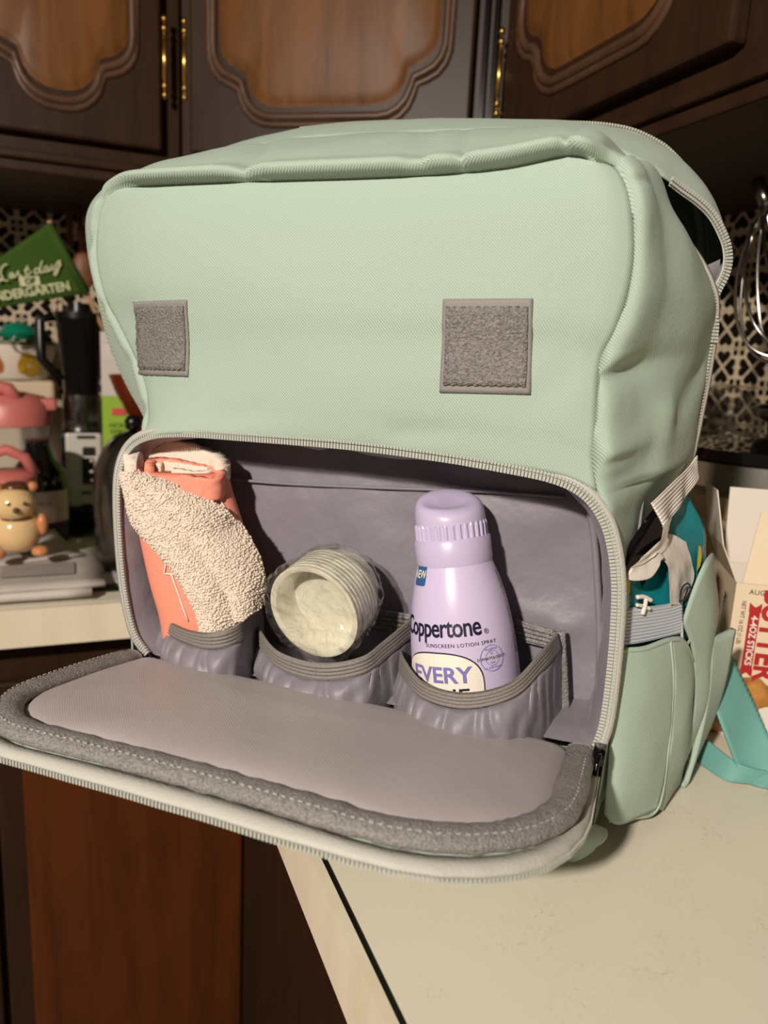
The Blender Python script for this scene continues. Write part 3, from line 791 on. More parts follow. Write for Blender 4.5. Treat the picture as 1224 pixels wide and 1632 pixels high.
# coarse binding around the pad
bo = flap_outline(.007, 160)
bp = [flap_pt(u, v, .0035 + .0008 * nz((u * 20, v * 20, 0), 2)) for u, v in bo]
fr = frames(bp, (0, 0, 1)); V = []; sg = 12
for i, p in enumerate(bp):
    wv = 1 + .10 * nz(p, 60)
    for k in range(sg):
        a = 2 * math.pi * k / sg
        V.append(p + fr[i][1] * (.0078 * math.cos(a) * wv) + Vector((0, 0, 1)) * (.0048 * math.sin(a) * wv))
F = [(i * sg + k, i * sg + (k + 1) % sg, (i + 1) * sg + (k + 1) % sg, (i + 1) * sg + k) for i in range(len(bp) - 1) for k in range(sg)] + [tuple(range(sg)), tuple((len(bp) - 1) * sg + k for k in range(sg))[::-1]]
bd = mesh('binding', V, F, M['mesh'], fl)
stb = MB(); so = [flap_pt(u, v, .0079) for u, v in flap_outline(.0035, 260)]
for k in range(8, 250, 2): stb.tube([so[k], so[k + 1]], .0004, 4)
s_ = stb.build('stitching', M['stitch'], bd); s_['kind'] = 'stuff'
# zip tape and teeth hanging from the flap's edge
eo = flap_outline(-.0015, 200); ro = []
for i, (u, v) in enumerate(eo):
    p = flap_pt(u, v, -.0015); c0 = flap_pt(.5, .4); o = (p - c0); o.z = 0; o.normalize()
    f = (.85 + .15 * nz((u * 9, v * 9, 0), 1)) * (.25 + .75 * sm((v - .55) / .4))
    ro.append([p - o * .004, p + o * .0022 * f + Vector((0, 0, -.001)), p + o * .0040 * f + Vector((0, 0, -.0024)), p + o * .0054 * f + Vector((0, 0, -.0042))])
tp = gmesh('zip_tape', ro, M['tape'], fl, solid=.0009)
ed = resample([r[3] for r in ro], 290); tb = MB(); fe = frames(ed, (0, 0, 1))
for i in range(4, 286):
    t, s, nm = fe[i]; tb.box(ed[i], (.0012, .0032, .0026), 0, Matrix((t, s, nm)).transposed())
q_ = tb.build('zip_teeth', M['teeth'], tp); q_['kind'] = 'stuff'
# black zip pull at the right of the hinge
zp = MB(); a0 = PX(957, 1205, -.018); a1 = PX(938, 1316, -.030)
ax = (a1 - a0).normalized(); sd = Vector((.25, .95, 0)); sd = (sd - ax * sd.dot(ax)).normalized()
loop = [a0 + sd * .004, a0 - sd * .004, a1 - sd * .004, a1 + sd * .004]
lp = []
for k in range(4):
    for t in (.12, .5, .88): lp.append(loop[k].lerp(loop[(k + 1) % 4], t))
zp.tube(lp, .0014, 8, closed=True); zp.box(PX(955, 1202, -.012), (.006, .012, .007))
zp.build('zip_pull', M['blackgloss'], fl, smooth=True)

# elastic-topped inner pockets ----------------------------------------------------------------
def ribbed(name, topl, botl, ribs, mat_, parent, n=60, amp=.0006, wob=0):
    T = cat(topl, n); B_ = cat(botl, n); G = []
    for i in range(n):
        row = []
        for j in range(ribs * 4 + 1):
            v = j / (ribs * 4); p = T[i].lerp(B_[i], v)
            row.append(p + Vector((0, -1, 0)) * (amp * (1 + math.cos(2 * math.pi * j / 4)) + wob * nz(p, 90)))
        G.append(row)
    return gmesh(name, G, mat_, parent, solid=.0016)
def inner_pocket(tops, bots, c_bot=.060, back=.044):
    pk = empty('elastic_pocket', parent=bag)
    T = pl(*tops); B_ = pl(*bots)
    ribbed('elastic_band', T, B_, 5, M['elastic'], pk)
    n = 140; Bc = cat(B_, n); G = []
    for i in range(n):
        u = i / (n - 1); p = Bc[i]; row = []
        for j in range(14):
            v = j / 13
            bulge = math.sin(math.pi * min(1, v * 1.1)) * .008 * math.sin(math.pi * u) ** .6
            gath = (.0018 * math.sin(u * 84 + 6 * nz((u * 9, v * 1.5, 1), 1)) + .0012 * nz((u * 30, v * 3, 2), 1)) * (1 - v * .7) * min(1, v * 6 + .2)
            q = Vector((p.x + (u - .5) * .010 * v, p.y - bulge + gath - .0005, p.z + (c_bot - p.z) * v)); q.y += .0015 * nz(q, 60)
            row.append(q)
        G.append(row)
    gmesh('gathered_cloth', G, M['lining'], pk, solid=.001)
    return pk
inner_pocket([(256, 964, .036), (266, 982, .008), (292, 999, -.010), (335, 1007, -.020), (372, 998, -.014), (396, 975, .006), (414, 950, .036)],
             [(254, 988, .036), (264, 1004, .008), (290, 1021, -.010), (333, 1034, -.020), (374, 1027, -.014), (398, 1002, .006), (416, 976, .036)])
inner_pocket([(410, 985, .038), (420, 1008, .010), (448, 1038, -.012), (510, 1055, -.020), (575, 1046, -.014), (612, 1020, .006), (656, 984, .036)],
             [(408, 1012, .038), (420, 1034, .010), (450, 1066, -.012), (512, 1084, -.020), (580, 1074, -.014), (616, 1046, .006), (658, 1012, .036)])
inner_pocket([(640, 1030, .030), (648, 1052, .0), (678, 1086, -.024), (742, 1102, -.030), (812, 1086, -.022), (856, 1044, .0), (886, 1008, .034)],
             [(636, 1056, .030), (646, 1080, .0), (678, 1114, -.024), (744, 1130, -.030), (818, 1112, -.022), (862, 1070, .0), (892, 1032, .034)])
# stitched tab to the right of the third pocket, and the back bands behind the contents
tg = coons(pl((880, 1008, .036), (900, 1004, .038)), pl((888, 1160, .036), (908, 1170, .038)), pl((880, 1008, .036), (886, 1080, .034), (888, 1160, .036)), pl((900, 1004, .038), (903, 1080, .038), (908, 1170, .038)), 6, 20)
gmesh('pocket_tab', tg, M['mesh'], bag, solid=.002)
for a in (((592, 968, .044), (660, 978, .044), (592, 1003, .044), (660, 1012, .044)), ((822, 985, .044), (884, 1003, .044), (822, 1020, .044), (884, 1035, .044))):
    A_, B_, C_, D_ = [PX(*q) for q in a]
    ribbed('back_band', [A_, A_.lerp(B_, .5), B_], [C_, C_.lerp(D_, .5), D_], 5, M['mesh'], bag, n=16)

# right side pocket, its elastic strap, wing and webbing ---------------------------------------------
sp1 = coons(pl((980, 1034, .012), (1025, 1032, .026), (1066, 1018, .045)), pl((962, 1296, .012), (985, 1312, .018), (1046, 1288, .050)),
            pl((980, 1034, .012), (977, 1110, .010), (970, 1200, .010), (962, 1296, .012)), pl((1066, 1018, .045), (1070, 1090, .046), (1062, 1200, .048), (1046, 1288, .050)), 20, 34)
for i, r in enumerate(sp1):
    for j, p in enumerate(r): r[j] = p + Vector((.6, -.5, 0)) * (.003 * math.sin(math.pi * i / 19) * math.sin(math.pi * j / 33) + .001 * nz(p, 50))
sk = empty('side_pocket', parent=bag)
for G_ in (sp1,):
    for r in G_:
        for p in r: p.z = max(p.z, .003)
gmesh('front_face', sp1, M['mint'], sk, solid=.0014)
sp2 = coons(pl((1066, 1018, .045), (1088, 1020, .06), (1102, 1052, .08)), pl((1046, 1288, .050), (1056, 1290, .07), (1064, 1280, .09)),
            pl((1066, 1018, .045), (1070, 1090, .046), (1062, 1200, .048), (1046, 1288, .050)), pl((1102, 1052, .08), (1102, 1110, .085), (1090, 1200, .09), (1064, 1280, .09)), 14, 34)
for i, r in enumerate(sp2):
    for j, p in enumerate(r): r[j] = p + Vector((.7, -.3, 0)) * (.004 * math.sin(math.pi * i / 13) * math.sin(math.pi * j / 33) + .0012 * nz(p, 60))
for r in sp2:
    for p in r: p.z = max(p.z, .003)
gmesh('side_face', sp2, M['mint'], sk, solid=.0014)
tube('pocket_hem', cat(pl((978, 1036, .011), (1025, 1034, .025), (1066, 1020, .044), (1088, 1022, .058), (1103, 1052, .078)), 40), .0016, M['mint2'], sk, seg=8)
tube('edge_seam', cat(pl((1068, 1020, .044), (1072, 1090, .045), (1064, 1200, .047), (1048, 1288, .049), (1010, 1304, .03), (972, 1308, .014)), 50), .0011, M['mint2'], sk, seg=6)
# rear side wall of the pocket and fold of cloth above it
sp3 = coons(pl((1085, 990, .06), (1110, 900, .07), (1130, 880, .10)), pl((1066, 1282, .09), (1082, 1240, .11), (1092, 1200, .13)),
            pl((1085, 990, .06), (1102, 1060, .08), (1090, 1200, .09), (1066, 1282, .09)), pl((1130, 880, .10), (1137, 960, .115), (1128, 1090, .125), (1092, 1200, .13)), 16, 34)
for i, r in enumerate(sp3):
    for j, p in enumerate(r): r[j] = p + Vector((.8, -.2, 0)) * (.004 * nz(p, 26, 3) + .003 * math.sin(math.pi * i / 15))
for r in sp3:
    for p in r: p.z = max(p.z, .003)
gmesh('rear_face', sp3, M['mint'], sk, solid=.0014)
tube('side_cord', cat(pl((1086, 992, .058), (1090, 1030, .06), (1112, 1000, .085), (1134, 965, .105), (1136, 900, .10)), 30), .0009, M['tape'], bag, seg=6)
wg = coons(pl((1127, 1016, .10), (1145, 1010, .11), (1166, 1000, .12)), pl((1084, 1262, .10), (1090, 1240, .11), (1100, 1205, .13)), pl((1127, 1016, .10), (1120, 1110, .10), (1104, 1190, .10), (1084, 1262, .10)), pl((1166, 1000, .12), (1150, 1080, .125), (1128, 1150, .13), (1100, 1205, .13)), 10, 24)
for r in wg:
    for p in r: p.z = max(p.z, .004)
gmesh('strap_wing', wg, M['mint'], bag, solid=.0035)
se = pl((977, 968, .012), (1020, 966, .030), (1060, 962, .048), (1084, 955, .06)); sb_ = pl((976, 1030, .012), (1020, 1024, .030), (1060, 1015, .048), (1086, 1008, .06))
ribbed('elastic_strap', se, sb_, 11, M['bluegrey'], bag, n=40, amp=.0005)
# webbing strap: comes off the back, loops on the worktop
wb_ = [PX(1112, 1065, .130), PX(1130, 1108, .132), PX(1156, 1178, .122), PC(1182, 1240, .004), PC(1210, 1256, .002), PC(1224, 1257, .002), PC(1196, 1252, .002), PC(1158, 1246, .002), PC(1125, 1226, .002), PC(1085, 1198, .002)]
wa = [PX(1126, 985, .155), PX(1158, 1035, .155), PX(1195, 1108, .150), PX(1230, 1180, .135), PX(1264, 1212, wb_[4].y + .012), PX(1268, 1232, wb_[5].y + .010), PX(1225, 1230, wb_[6].y + .004), PX(1176, 1216, wb_[7].y + .004), PX(1140, 1190, wb_[8].y + .004), PX(1100, 1158, wb_[9].y + .004)]
for L_ in (wa, wb_):
    for p in L_: p.z = max(p.z, .0025)
G = []
Wa = cat(wa, 110); Wb = cat(wb_, 110)
for i in range(110):
    row = [Wa[i].lerp(Wb[i], j / 10) for j in range(11)]
    nrm = (Wb[i] - Wa[i]).cross(Wa[min(i + 1, 109)] - Wa[max(i - 1, 0)]).normalized()
    G.append([p + nrm * (.0005 * (i % 2)) for p in row])
for r in G:
    for p in r: p.z = max(p.z, .0012)
gmesh('webbing_strap', G, M['webbing'], bag, solid=.0014)
# ------------------------------------------------------------------ things in the pockets (built in the bag's axes, each its own top-level object)
BROT = math.atan2(BU.y, BU.x)
def bagthing(name, base, label, cat_, group=None):
    e = empty(name, B2W(base), BROT, label, cat_, group); e['_b'] = 0; del e['_b']
    off = -Vector(base)
    def put(o): o.location = off; return o
    return e, put
# ---- sunscreen bottle -------------------------------------------------------
b_lo = PX(748, 1120, .012); b_hi = PX(714, 792, .020)
b_ax = (b_hi - b_lo).normalized(); 
b_h = (b_hi - b_lo).length
S0 = .44 / 1200
tovw = W2B(CAM) - b_lo.lerp(b_hi, .4); tovw -= b_ax * tovw.dot(b_ax); b_f = tovw.normalized(); b_s = b_ax.cross(b_f).normalized()      # facing, sideways (viewer's right)
if b_s.x < 0: b_s = -b_s
def bl(x, y, z): return b_lo + b_s * x + b_f * y + b_ax * z            # bottle axes -> bag axes
bot, bput = bagthing('sunscreen_bottle', b_lo, 'lilac aluminium sunscreen bottle with a ribbed cap in the right elastic pocket', 'bottle')
zc0 = b_h * .722                                                          # top of the shoulder
prof = [(.0, -.012), (.027, -.012), (.030, -.009), (.0312, .0), (.0314, b_h * .12), (.0312, b_h * .25), (.0300, b_h * .38), (.0280, b_h * .50), (.0252, b_h * .60), (.0225, b_h * .67), (.0205, zc0)]
def rad(z):
    for (r0, z0), (r1, z1) in zip(prof[1:], prof[2:]):
        if z <= z1: return r0 + (r1 - r0) * max(0, (z - z0)) / (z1 - z0)
    return prof[-1][0]
pp = [(p.x, p.y) for p in cat([Vector((r, z, 0)) for r, z in prof], 50)]
mb = MB().lathe(pp, 56); mb.map(lambda v: bl(v.x, v.y, v.z)); bput(mb.build('body', M['lilac'], bot, smooth=True))
mb = MB().lathe([(.0, zc0 - .004), (.0218, zc0 - .004), (.0222, zc0 - .002), (.0222, zc0 + .0100), (.0214, zc0 + .0112), (.0200, zc0 + .0112)], 56); mb.map(lambda v: bl(v.x, v.y, v.z)); o = bput(mb.build('collar', M['lilac_cap'], bot, smooth=True)); o.modifiers.new('s', 'EDGE_SPLIT').split_angle = .7
cap = MB(); V = []; seg = 132
zs = [(.0200, zc0 + .008), (.0204, zc0 + .009), (.0204, zc0 + .0185), (.0198, zc0 + .020)]
for r, z in zs:
    for k in range(seg): a = 2 * math.pi * k / seg; rr = r + (.0007 if (k % 4) < 2 else -.0002); V.append((rr * math.cos(a), rr * math.sin(a), z))
cap.add(V, [(i * seg + k, i * seg + (k + 1) % seg, (i + 1) * seg + (k + 1) % seg, (i + 1) * seg + k) for i in range(3) for k in range(seg)])
cap.map(lambda v: bl(v.x, v.y, v.z)); o = bput(cap.build('ribbed_ring', M['lilac_cap'], bot, smooth=False))
# slanted actuator: dome higher at the back, with a thumb scoop
V = []; n1, n2 = 14, 48
for i in range(n1):
    t = i / (n1 - 1); r = .0204 * math.cos(t * math.pi / 2 * .985) ** .26
    for k in range(n2):
        a = 2 * math.pi * k / n2; x, y = r * math.cos(a), r * math.sin(a)
        top = .0145 - .34 * y - .10 * x
        z = zc0 + .0190 + max(.001, top) * math.sin(t * math.pi / 2) ** .62
        sx, sy = (x + .003) / .0125, (y - .004) / .0085
        z -= .0022 * math.exp(-(sx * sx + sy * sy) ** 2)
        V.append(bl(x, y, z))
F = [(i * n2 + k, i * n2 + (k + 1) % n2, (i + 1) * n2 + (k + 1) % n2, (i + 1) * n2 + k) for i in range(n1 - 1) for k in range(n2)] + [tuple((n1 - 1) * n2 + k for k in range(n2))]
bput(mesh('actuator', V, F, M['lilac_cap'], bot))
def wrap(V, th0, z0, off=.0004):
    return [bl(*(lambda r, a, z: (r * math.sin(a), r * math.cos(a), z))(rad(z0 + v[1]) + off + (v[2] if len(v) > 2 else 0), th0 + v[0] / .0312, z0 + v[1])) for v in V]
def wtext(s, size, th, z, m, bold=0, spacing=1.0, name='lettering', off=.0005, xs=1.0, ys=1.0):
    V, F = textgeo(s, size, bold=bold, spacing=spacing); V = [(v[0] * xs, v[1] * ys) for v in V]
    return bput(mesh(name, wrap(V, th, z, off), F, m, bot, smooth=False))
def wshape(fn, n, rings, th, z, m, name, off):
    V = []
    for i in range(rings + 1):
        for k in range(n): x, y = fn(2 * math.pi * k / n); V.append((x * i / rings, y * i / rings))
    F = [(i * n + k, i * n + (k + 1) % n, (i + 1) * n + (k + 1) % n, (i + 1) * n + k) for i in range(rings) for k in range(n)]
    return bput(mesh(name, wrap(V, th, z, off), F, m, bot, smooth=False))
TH = -.52
zt = b_h * .335 + .011
wtext('Coppertone', .0150, TH, zt, M['navy'], bold=.00022, spacing=.92, xs=.80, ys=1.0)
wtext('SUNSCREEN LOTION SPRAY', .0030, TH + .46, zt - .0095, M['navy'], spacing=1.15)
wtext('®', .0040, TH + .98, zt - .0035, M['navy'])
ell = lambda sx, sy: (lambda a: (sx * math.copysign(abs(math.cos(a)) ** .8, math.cos(a)), sy * math.copysign(abs(math.sin(a)) ** .8, math.sin(a))))
wshape(ell(.0265, .0185), 48, 8, TH - .02, zt - .0315, M['navy'], 'label_border', .0004)
wshape(ell(.0258, .0178), 48, 8, TH - .02, zt - .0315, M['label'], 'label', .0007)
wtext('EVERY', .0125, TH + .02, zt - .026, M['violet'], bold=.0003, off=.0011, xs=1.05)
wtext('TONE', .0125, TH - .04, zt - .038, M['navy'], bold=.0001, off=.0011, xs=1.1)
# round seal
def ringshape(r0, r1): 
    V = []; n = 40
    for k in range(n): a = 2 * math.pi * k / n; V += [(r0 * math.cos(a), r0 * math.sin(a)), (r1 * math.cos(a), r1 * math.sin(a))]
    return V, [(2 * k, 2 * k + 1, 2 * ((k + 1) % n) + 1, 2 * ((k + 1) % n)) for k in range(n)]
for r0, r1 in ((.0070, .0073), (.0040, .0042)):
    V, F = ringshape(r0, r1); bput(mesh('seal_ring', wrap(V, TH + 1.02, zt - .0185, .0006), F, M['violet'], bot, smooth=False))
wtext('DERMATOLOGISTS', .0021, TH + 1.02, zt - .0185, M['navy'])
wtext('ALLERGY', .0019, TH + 1.02, zt - .0135, M['violet']); wtext('FOR', .0016, TH + 1.02, zt - .0210, M['violet']); wtext('BY', .0016, TH + 1.02, zt - .0160, M['violet']); wtext('ALL SKIN TONES', .0015, TH + 1.02, zt - .0238, M['violet'])
# NEW sticker
wshape(lambda a: (.0066 * math.copysign(abs(math.cos(a)) ** .25, math.cos(a)), .0062 * math.copysign(abs(math.sin(a)) ** .25, math.sin(a))), 32, 4, TH - .50, zt + .029, M['blueink'], 'sticker', .0005)
wtext('NEW', .0062, TH - .50, zt + .029, M['label'], bold=.00012, off=.0009)
# fine print panel on the right flank
for k in range(11): wtext('OXYBENZONE FREE'[k:k + 2] + 'l', .0030, 1.22 + .012 * (k % 2), b_h * .60 - k * .0042, M['greyink'])
wshape(lambda a: (.0022 * math.copysign(abs(math.cos(a)) ** .2, math.cos(a)), .024 * math.copysign(abs(math.sin(a)) ** .2, math.sin(a))), 32, 3, 1.30, b_h * .45, M['greyink'], 'side_print', .0003)

# ---- rolled changing mat -------------------------------------------------------
tb0 = PX(330, 1050, .018)
mt, mput = bagthing('changing_mat', tb0, 'coral and white fleece changing mat, rolled up in the left elastic pocket', 'changing mat')
# coral roll: flattened tube from pocket to top
lv = [((270, 1050), (392, 1050), .014), ((262, 985), (392, 985), .012), ((246, 930), (398, 930), .012), ((234, 880), (395, 880), .014), ((222, 820), (376, 815), .018), ((214, 775), (366, 785), .020), ((212, 745), (358, 752), .022)]
ctrs = [(PX(*a, b), PX(*c, b)) for a, c, b in lv]
rows = 40; Ls = cat([c[0] for c in ctrs], rows); Rs = cat([c[1] for c in ctrs], rows); V = []; sg = 40
def roll_pt(i, ang, grow=0):
    c = (Ls[i] + Rs[i]) / 2; h = (Rs[i] - Ls[i]); w_ = h.length / 2; h.normalize()
    return c + h * ((w_ + grow) * math.copysign(abs(math.cos(ang)) ** .85, math.cos(ang))) + Vector((0, -1, 0)) * ((.017 + grow) * math.copysign(abs(math.sin(ang)) ** .85, math.sin(ang)))
for i in range(rows):
    for k in range(sg): V.append(roll_pt(i, 2 * math.pi * k / sg))
F = [(i * sg + k, i * sg + (k + 1) % sg, (i + 1) * sg + (k + 1) % sg, (i + 1) * sg + k) for i in range(rows - 1) for k in range(sg)] + [tuple(range(sg)), tuple((rows - 1) * sg + k for k in range(sg))[::-1]]
mput(mesh('coral_cover', V, F, M['coral'], mt))
def fleece(name, G, parent, amp=.0005, thick=.005):
    H = [[p + Vector((0, -1, 0)) * (amp * .6 * nz(p, 300) + .0012 * nz(p, 60, 3)) for p in r] for r in G]
    nb = MB(); oc = [(0, 1, 4), (1, 2, 4), (2, 3, 4), (3, 0, 4), (1, 0, 5), (2, 1, 5), (3, 2, 5), (0, 3, 5)]; rs = random.Random(5)
    nu, nv = len(G), len(G[0])
    for i in range(0, nu, 2):
        for j in range(0, nv, 2):
            nn = (H[min(i + 2, nu - 1)][j] - H[max(i - 2, 0)][j]).cross(H[i][min(j + 2, nv - 1)] - H[i][max(j - 2, 0)]).normalized(); nn = -nn if nn.y > 0 else nn; p = H[i][j] + nn * (thick + .0003) + Vector((rs.uniform(-.0006, .0006), 0, rs.uniform(-.0006, .0006))); r = rs.uniform(.0008, .0014)
            nb.add([p + Vector((r, 0, 0)), p + Vector((0, 0, r)), p + Vector((-r, 0, 0)), p + Vector((0, 0, -r)), p + Vector((0, -r * .8, 0)), p + Vector((0, r, 0))], oc)
    o = mput(gmesh(name, H, M['fleece'], parent, solid=thick, offset=-1))
    q = nb.build('fleece_nubs', M['fleece'], o, smooth=True); q['kind'] = 'stuff'
    return o
def onroll(px, py, grow=.0035):
    """point on the roll's front at a pixel"""
    b = .01
    for _ in range(5):
        p = PX(px, py, b)
        i = min(range(rows), key=lambda q: abs((Ls[q].z + Rs[q].z) / 2 - p.z)); c = (Ls[i] + Rs[i]) / 2; w_ = (Rs[i] - Ls[i]).length / 2
        x = max(-.99, min(.99, (p.x - c.x) / (w_ + .004))); b = c.y - (.017 + grow) * (1 - abs(x) ** 2.4) ** .5
    return PX(px, py, b)
def orl(*pts, grow=.0035): return [onroll(x, y, grow) for x, y in pts]
def bulge(G, h):
    nu, nv = len(G), len(G[0])
    return [[p + Vector((0, -1, 0)) * h * (math.sin(math.pi * i / (nu - 1)) ** .6 if 0 < i < nu - 1 else 0) for p in r] for i, r in enumerate(G)]
G1 = coons(orl((207, 752), (217, 752), (224, 764)), orl((334, 1018), (356, 1026), (382, 1018)), orl((207, 752), (223, 826), (262, 872), (302, 925), (326, 970), (334, 1018)), orl((224, 764), (272, 820), (310, 862), (350, 915), (374, 962), (382, 1018)), 80, 150)
fleece('fleece_lapel', bulge(G1, .006), mt)
G2 = coons(orl((224, 758), (238, 764), (246, 770)), orl((380, 985), (396, 978), (410, 962)), orl((224, 758), (270, 815), (310, 860), (350, 913), (376, 958), (380, 985)), orl((246, 770), (300, 794), (352, 816), (376, 838), (398, 872), (413, 912), (410, 962)), 90, 150)
fleece('fleece_lapel', bulge(G2, .008), mt)
# fleece lining standing round the top of the roll
def band(name, pts, h, thick, m, parent, n=90, fl=True, z0=0.0):
    P = cat(pts, n); G = []
    for i, p in enumerate(P):
        row = []
        for j in range(9):
            q = p + Vector((0, 0, z0 + h * (j / 8 - .5))); row.append(q)
        G.append(row)
    if fl:
        G = [[q + Vector((nz(q, 300), nz(q, 320, 2), nz(q, 330, 4))) * .0007 for q in r] for r in G]
    return mput(gmesh(name, G, m, parent, solid=thick, offset=0))
band('fleece_rim', [PX(220, 778, .004), PX(211, 750, .009), PX(212, 727, .017), PX(228, 715, .026), PX(264, 714, .032), PX(305, 721, .034), PX(340, 737, .030), PX(356, 750, .020)], .013, .010, M['fleece'], mt)
band('coral_inner', [PX(238, 752, .004), PX(243, 742, .014), PX(270, 740, .020), PX(318, 750, .022), PX(350, 758, .018), PX(340, 772, .006), (PX(290, 766, -.001))], .014, .006, M['coral'], mt, z0=-.003)
band('fleece_inner', [PX(252, 752, .010), PX(262, 747, .016), PX(300, 752, .019), PX(334, 758, .018), PX(320, 764, .012), PX(275, 758, .008)], .012, .004, M['fleece'], mt, z0=-.001)
band('satin_binding', [PX(216, 752, .006), PX(221, 736, .014), PX(236, 728, .028), PX(262, 728, .034), PX(286, 733, .036)], .012, .0015, M['satin_white'], mt, fl=False)
# printed arrows on the coral cover
for poly in ([(268, 875), (262, 914), (287, 916), (268, 875)], [(274, 916), (300, 990)], [(343, 812), (348, 792), (365, 818)]):
    pts = [onroll(x, y, .0006) for x, y in poly]
    path = [a.lerp(b, t / 6) + Vector((0, -.0004, 0)) for a, b in zip(pts, pts[1:]) for t in range(7)]
    mput(tube('arrow_print', path, .0006, M['white_print'], mt, seg=5))

# ---- stack of little cups in clear film ------------------------------------------
c_ax = Vector((-.10, -.97, -.20)).normalized(); c0 = PX(500, 975, -.012)
side = c_ax.cross(Vector((0, 0, 1))).normalized(); up_ = side.cross(c_ax).normalized()
prc = [(.0, -.0175), (.0215, -.0175), (.0225, -.017), (.0262, -.003), (.0290, -.0025), (.0298, -.001), (.0298, .001), (.0285, .0014), (.0262, .0004), (.0252, -.003), (.0225, -.0150), (.0, -.0155)]
mb = MB().lathe(prc, 48); rotm = Matrix((side, up_, c_ax)).transposed(); mb.map(lambda v: rotm @ v)
first = None
for k in range(8):
    lab = 'milky plastic cup at the front of the wrapped stack in the middle pocket' if k == 0 else '%s milky plastic cup from the front of the film-wrapped stack' % ('', 'second', 'third', 'fourth', 'fifth', 'sixth', 'seventh', 'last')[k]
    pos = B2W(c0 - c_ax * (.0034 * k))
    if first is None:
        first = mb.build('portion_cup', M['cup'], None, smooth=True); first.modifiers.new('s', 'EDGE_SPLIT').split_angle = .8; o = first
    else: o = first.copy(); COL.objects.link(o)
    o.location = pos; o.rotation_euler = (0, 0, BROT); tag(o, lab, 'cup', 'nested portion cups')
V = []; n1, n2 = 40, 64
for i in range(n1):
    t = i / (n1 - 1)
    for k in range(n2):
        a = 2 * math.pi * k / n2
        if t < .35: r = .0315 * t / .35; z = .0030 + .0022 * nz((r * math.cos(a), r * math.sin(a), 0), 130, 6) + .0016 * abs(nz((r * math.cos(a), r * math.sin(a), 1), 240, 1))
        else: t2 = (t - .35) / .65; r = .0325 * (1 - .35 * t2 ** 3); z = .003 - .048 * t2
        q = side * (r * math.cos(a)) + up_ * (r * math.sin(a)) + c_ax * z
        if t > .3: q += (q.normalized()) * (.0020 * nz(q, 60) + .0030 * abs(nz(q, 110, 4)) + .0012 * abs(nz(q, 260, 2)))
        V.append(q)
F = [(i * n2 + k, i * n2 + (k + 1) % n2, (i + 1) * n2 + (k + 1) % n2, (i + 1) * n2 + k) for i in range(n1 - 1) for k in range(n2)]
o = mesh('plastic_film', V, F, M['film'], None, smooth=False); o.location = B2W(c0); o.rotation_euler = (0, 0, BROT)
tag(o, 'crinkled clear plastic film wrapped round the stack of cups', 'plastic film')

# ---- packet of wipes in the side pocket ------------------------------------------------
wp0 = PX(1035, 1120, .045)
wp, wput = bagthing('wipes_packet', wp0, 'teal and white plastic packet of wipes bulging from the side pocket', 'packet')
def pkt(top, bottom, left, right, nu=26, nv=30, amp=.0015, push=0, sc=40):
    G = coons(pl(*top), pl(*bottom), pl(*left), pl(*right), nu, nv)
    return [[p + Vector((.45, -.85, 0)) * (push + amp * nz(p, sc, 7) + amp * .5 * nz(p, 110, 2)) for p in r] for r in G]
TL, TR_, BL_, BR_ = (1000, 905, .022), (1096, 786, .088), (986, 1060, .020), (1086, 1050, .062)
Gf = pkt([TL, (1022, 885, .034), (1050, 835, .055), (1078, 792, .076), TR_], [BL_, (1035, 1060, .040), BR_], [TL, (988, 940, .018), (985, 1000, .019), BL_], [TR_, (1121, 838, .100), (1124, 900, .098), (1104, 960, .078), BR_], 34, 34, .0028)
wput(gmesh('teal_film', Gf, M['teal'], wp, solid=.004, offset=1))
Gw = pkt([(1018, 890, .030), (1046, 862, .048), (1066, 850, .062), (1090, 862, .076)], [(1064, 962, .046), (1074, 960, .056), (1084, 957, .064)], [(1018, 890, .030), (1048, 888, .042), (1062, 902, .046), (1064, 930, .046), (1064, 962, .046)], [(1090, 862, .076), (1098, 890, .078), (1104, 915, .079), (1098, 938, .074), (1084, 957, .064)], 20, 24, .0022, .0022)
wput(gmesh('white_print', Gw, M['white_film'], wp))
Gl = pkt([(1000, 902, .018), (1020, 884, .030), (1040, 878, .040), (1049, 884, .044)], [(990, 918, .016), (1005, 922, .020), (1030, 916, .030), (1049, 890, .040)], [(1000, 902, .018), (994, 910, .017), (990, 918, .016)], [(1049, 884, .044), (1050, 887, .043), (1049, 890, .040)], 20, 12, .0020, .0050)
wput(gmesh('peel_label', Gl, M['white_film'], wp, solid=.0012))
Gy = pkt([(994, 922, .018), (1001, 922, .021)], [(996, 944, .019), (999, 944, .020)], [(994, 922, .018), (996, 944, .019)], [(1001, 922, .021), (999, 944, .020)], 5, 8, .001, .0030)
wput(gmesh('yellow_print', Gy, M['yellow_film'], wp))
Gy = pkt([(1109, 868, .092), (1112, 868, .094)], [(1106, 908, .086), (1112, 900, .090)], [(1109, 868, .092), (1107, 890, .089), (1106, 908, .086)], [(1112, 868, .094), (1114, 885, .093), (1112, 900, .090)], 5, 8, .001, .0030)
wput(gmesh('yellow_print', Gy, M['yellow_film'], wp))
def pktstroke(mbx, pts, r=.0011, push=.0045):
    mbx.tube([p + Vector((.45, -.85, 0)) * push for p in cat(pl(*pts), 14)], r, 6)
ms = MB()
pktstroke(ms, [(1009, 948, .026), (1020, 947, .030), (1032, 953, .034)], .0013)
pktstroke(ms, [(1024, 950, .031), (1022, 962, .031), (1018, 975, .030)], .0013); pktstroke(ms, [(1009, 960, .026), (1020, 962, .031), (1030, 966, .034)], .0011)
wput(ms.build('lettering', M['white_film'], wp, smooth=True))
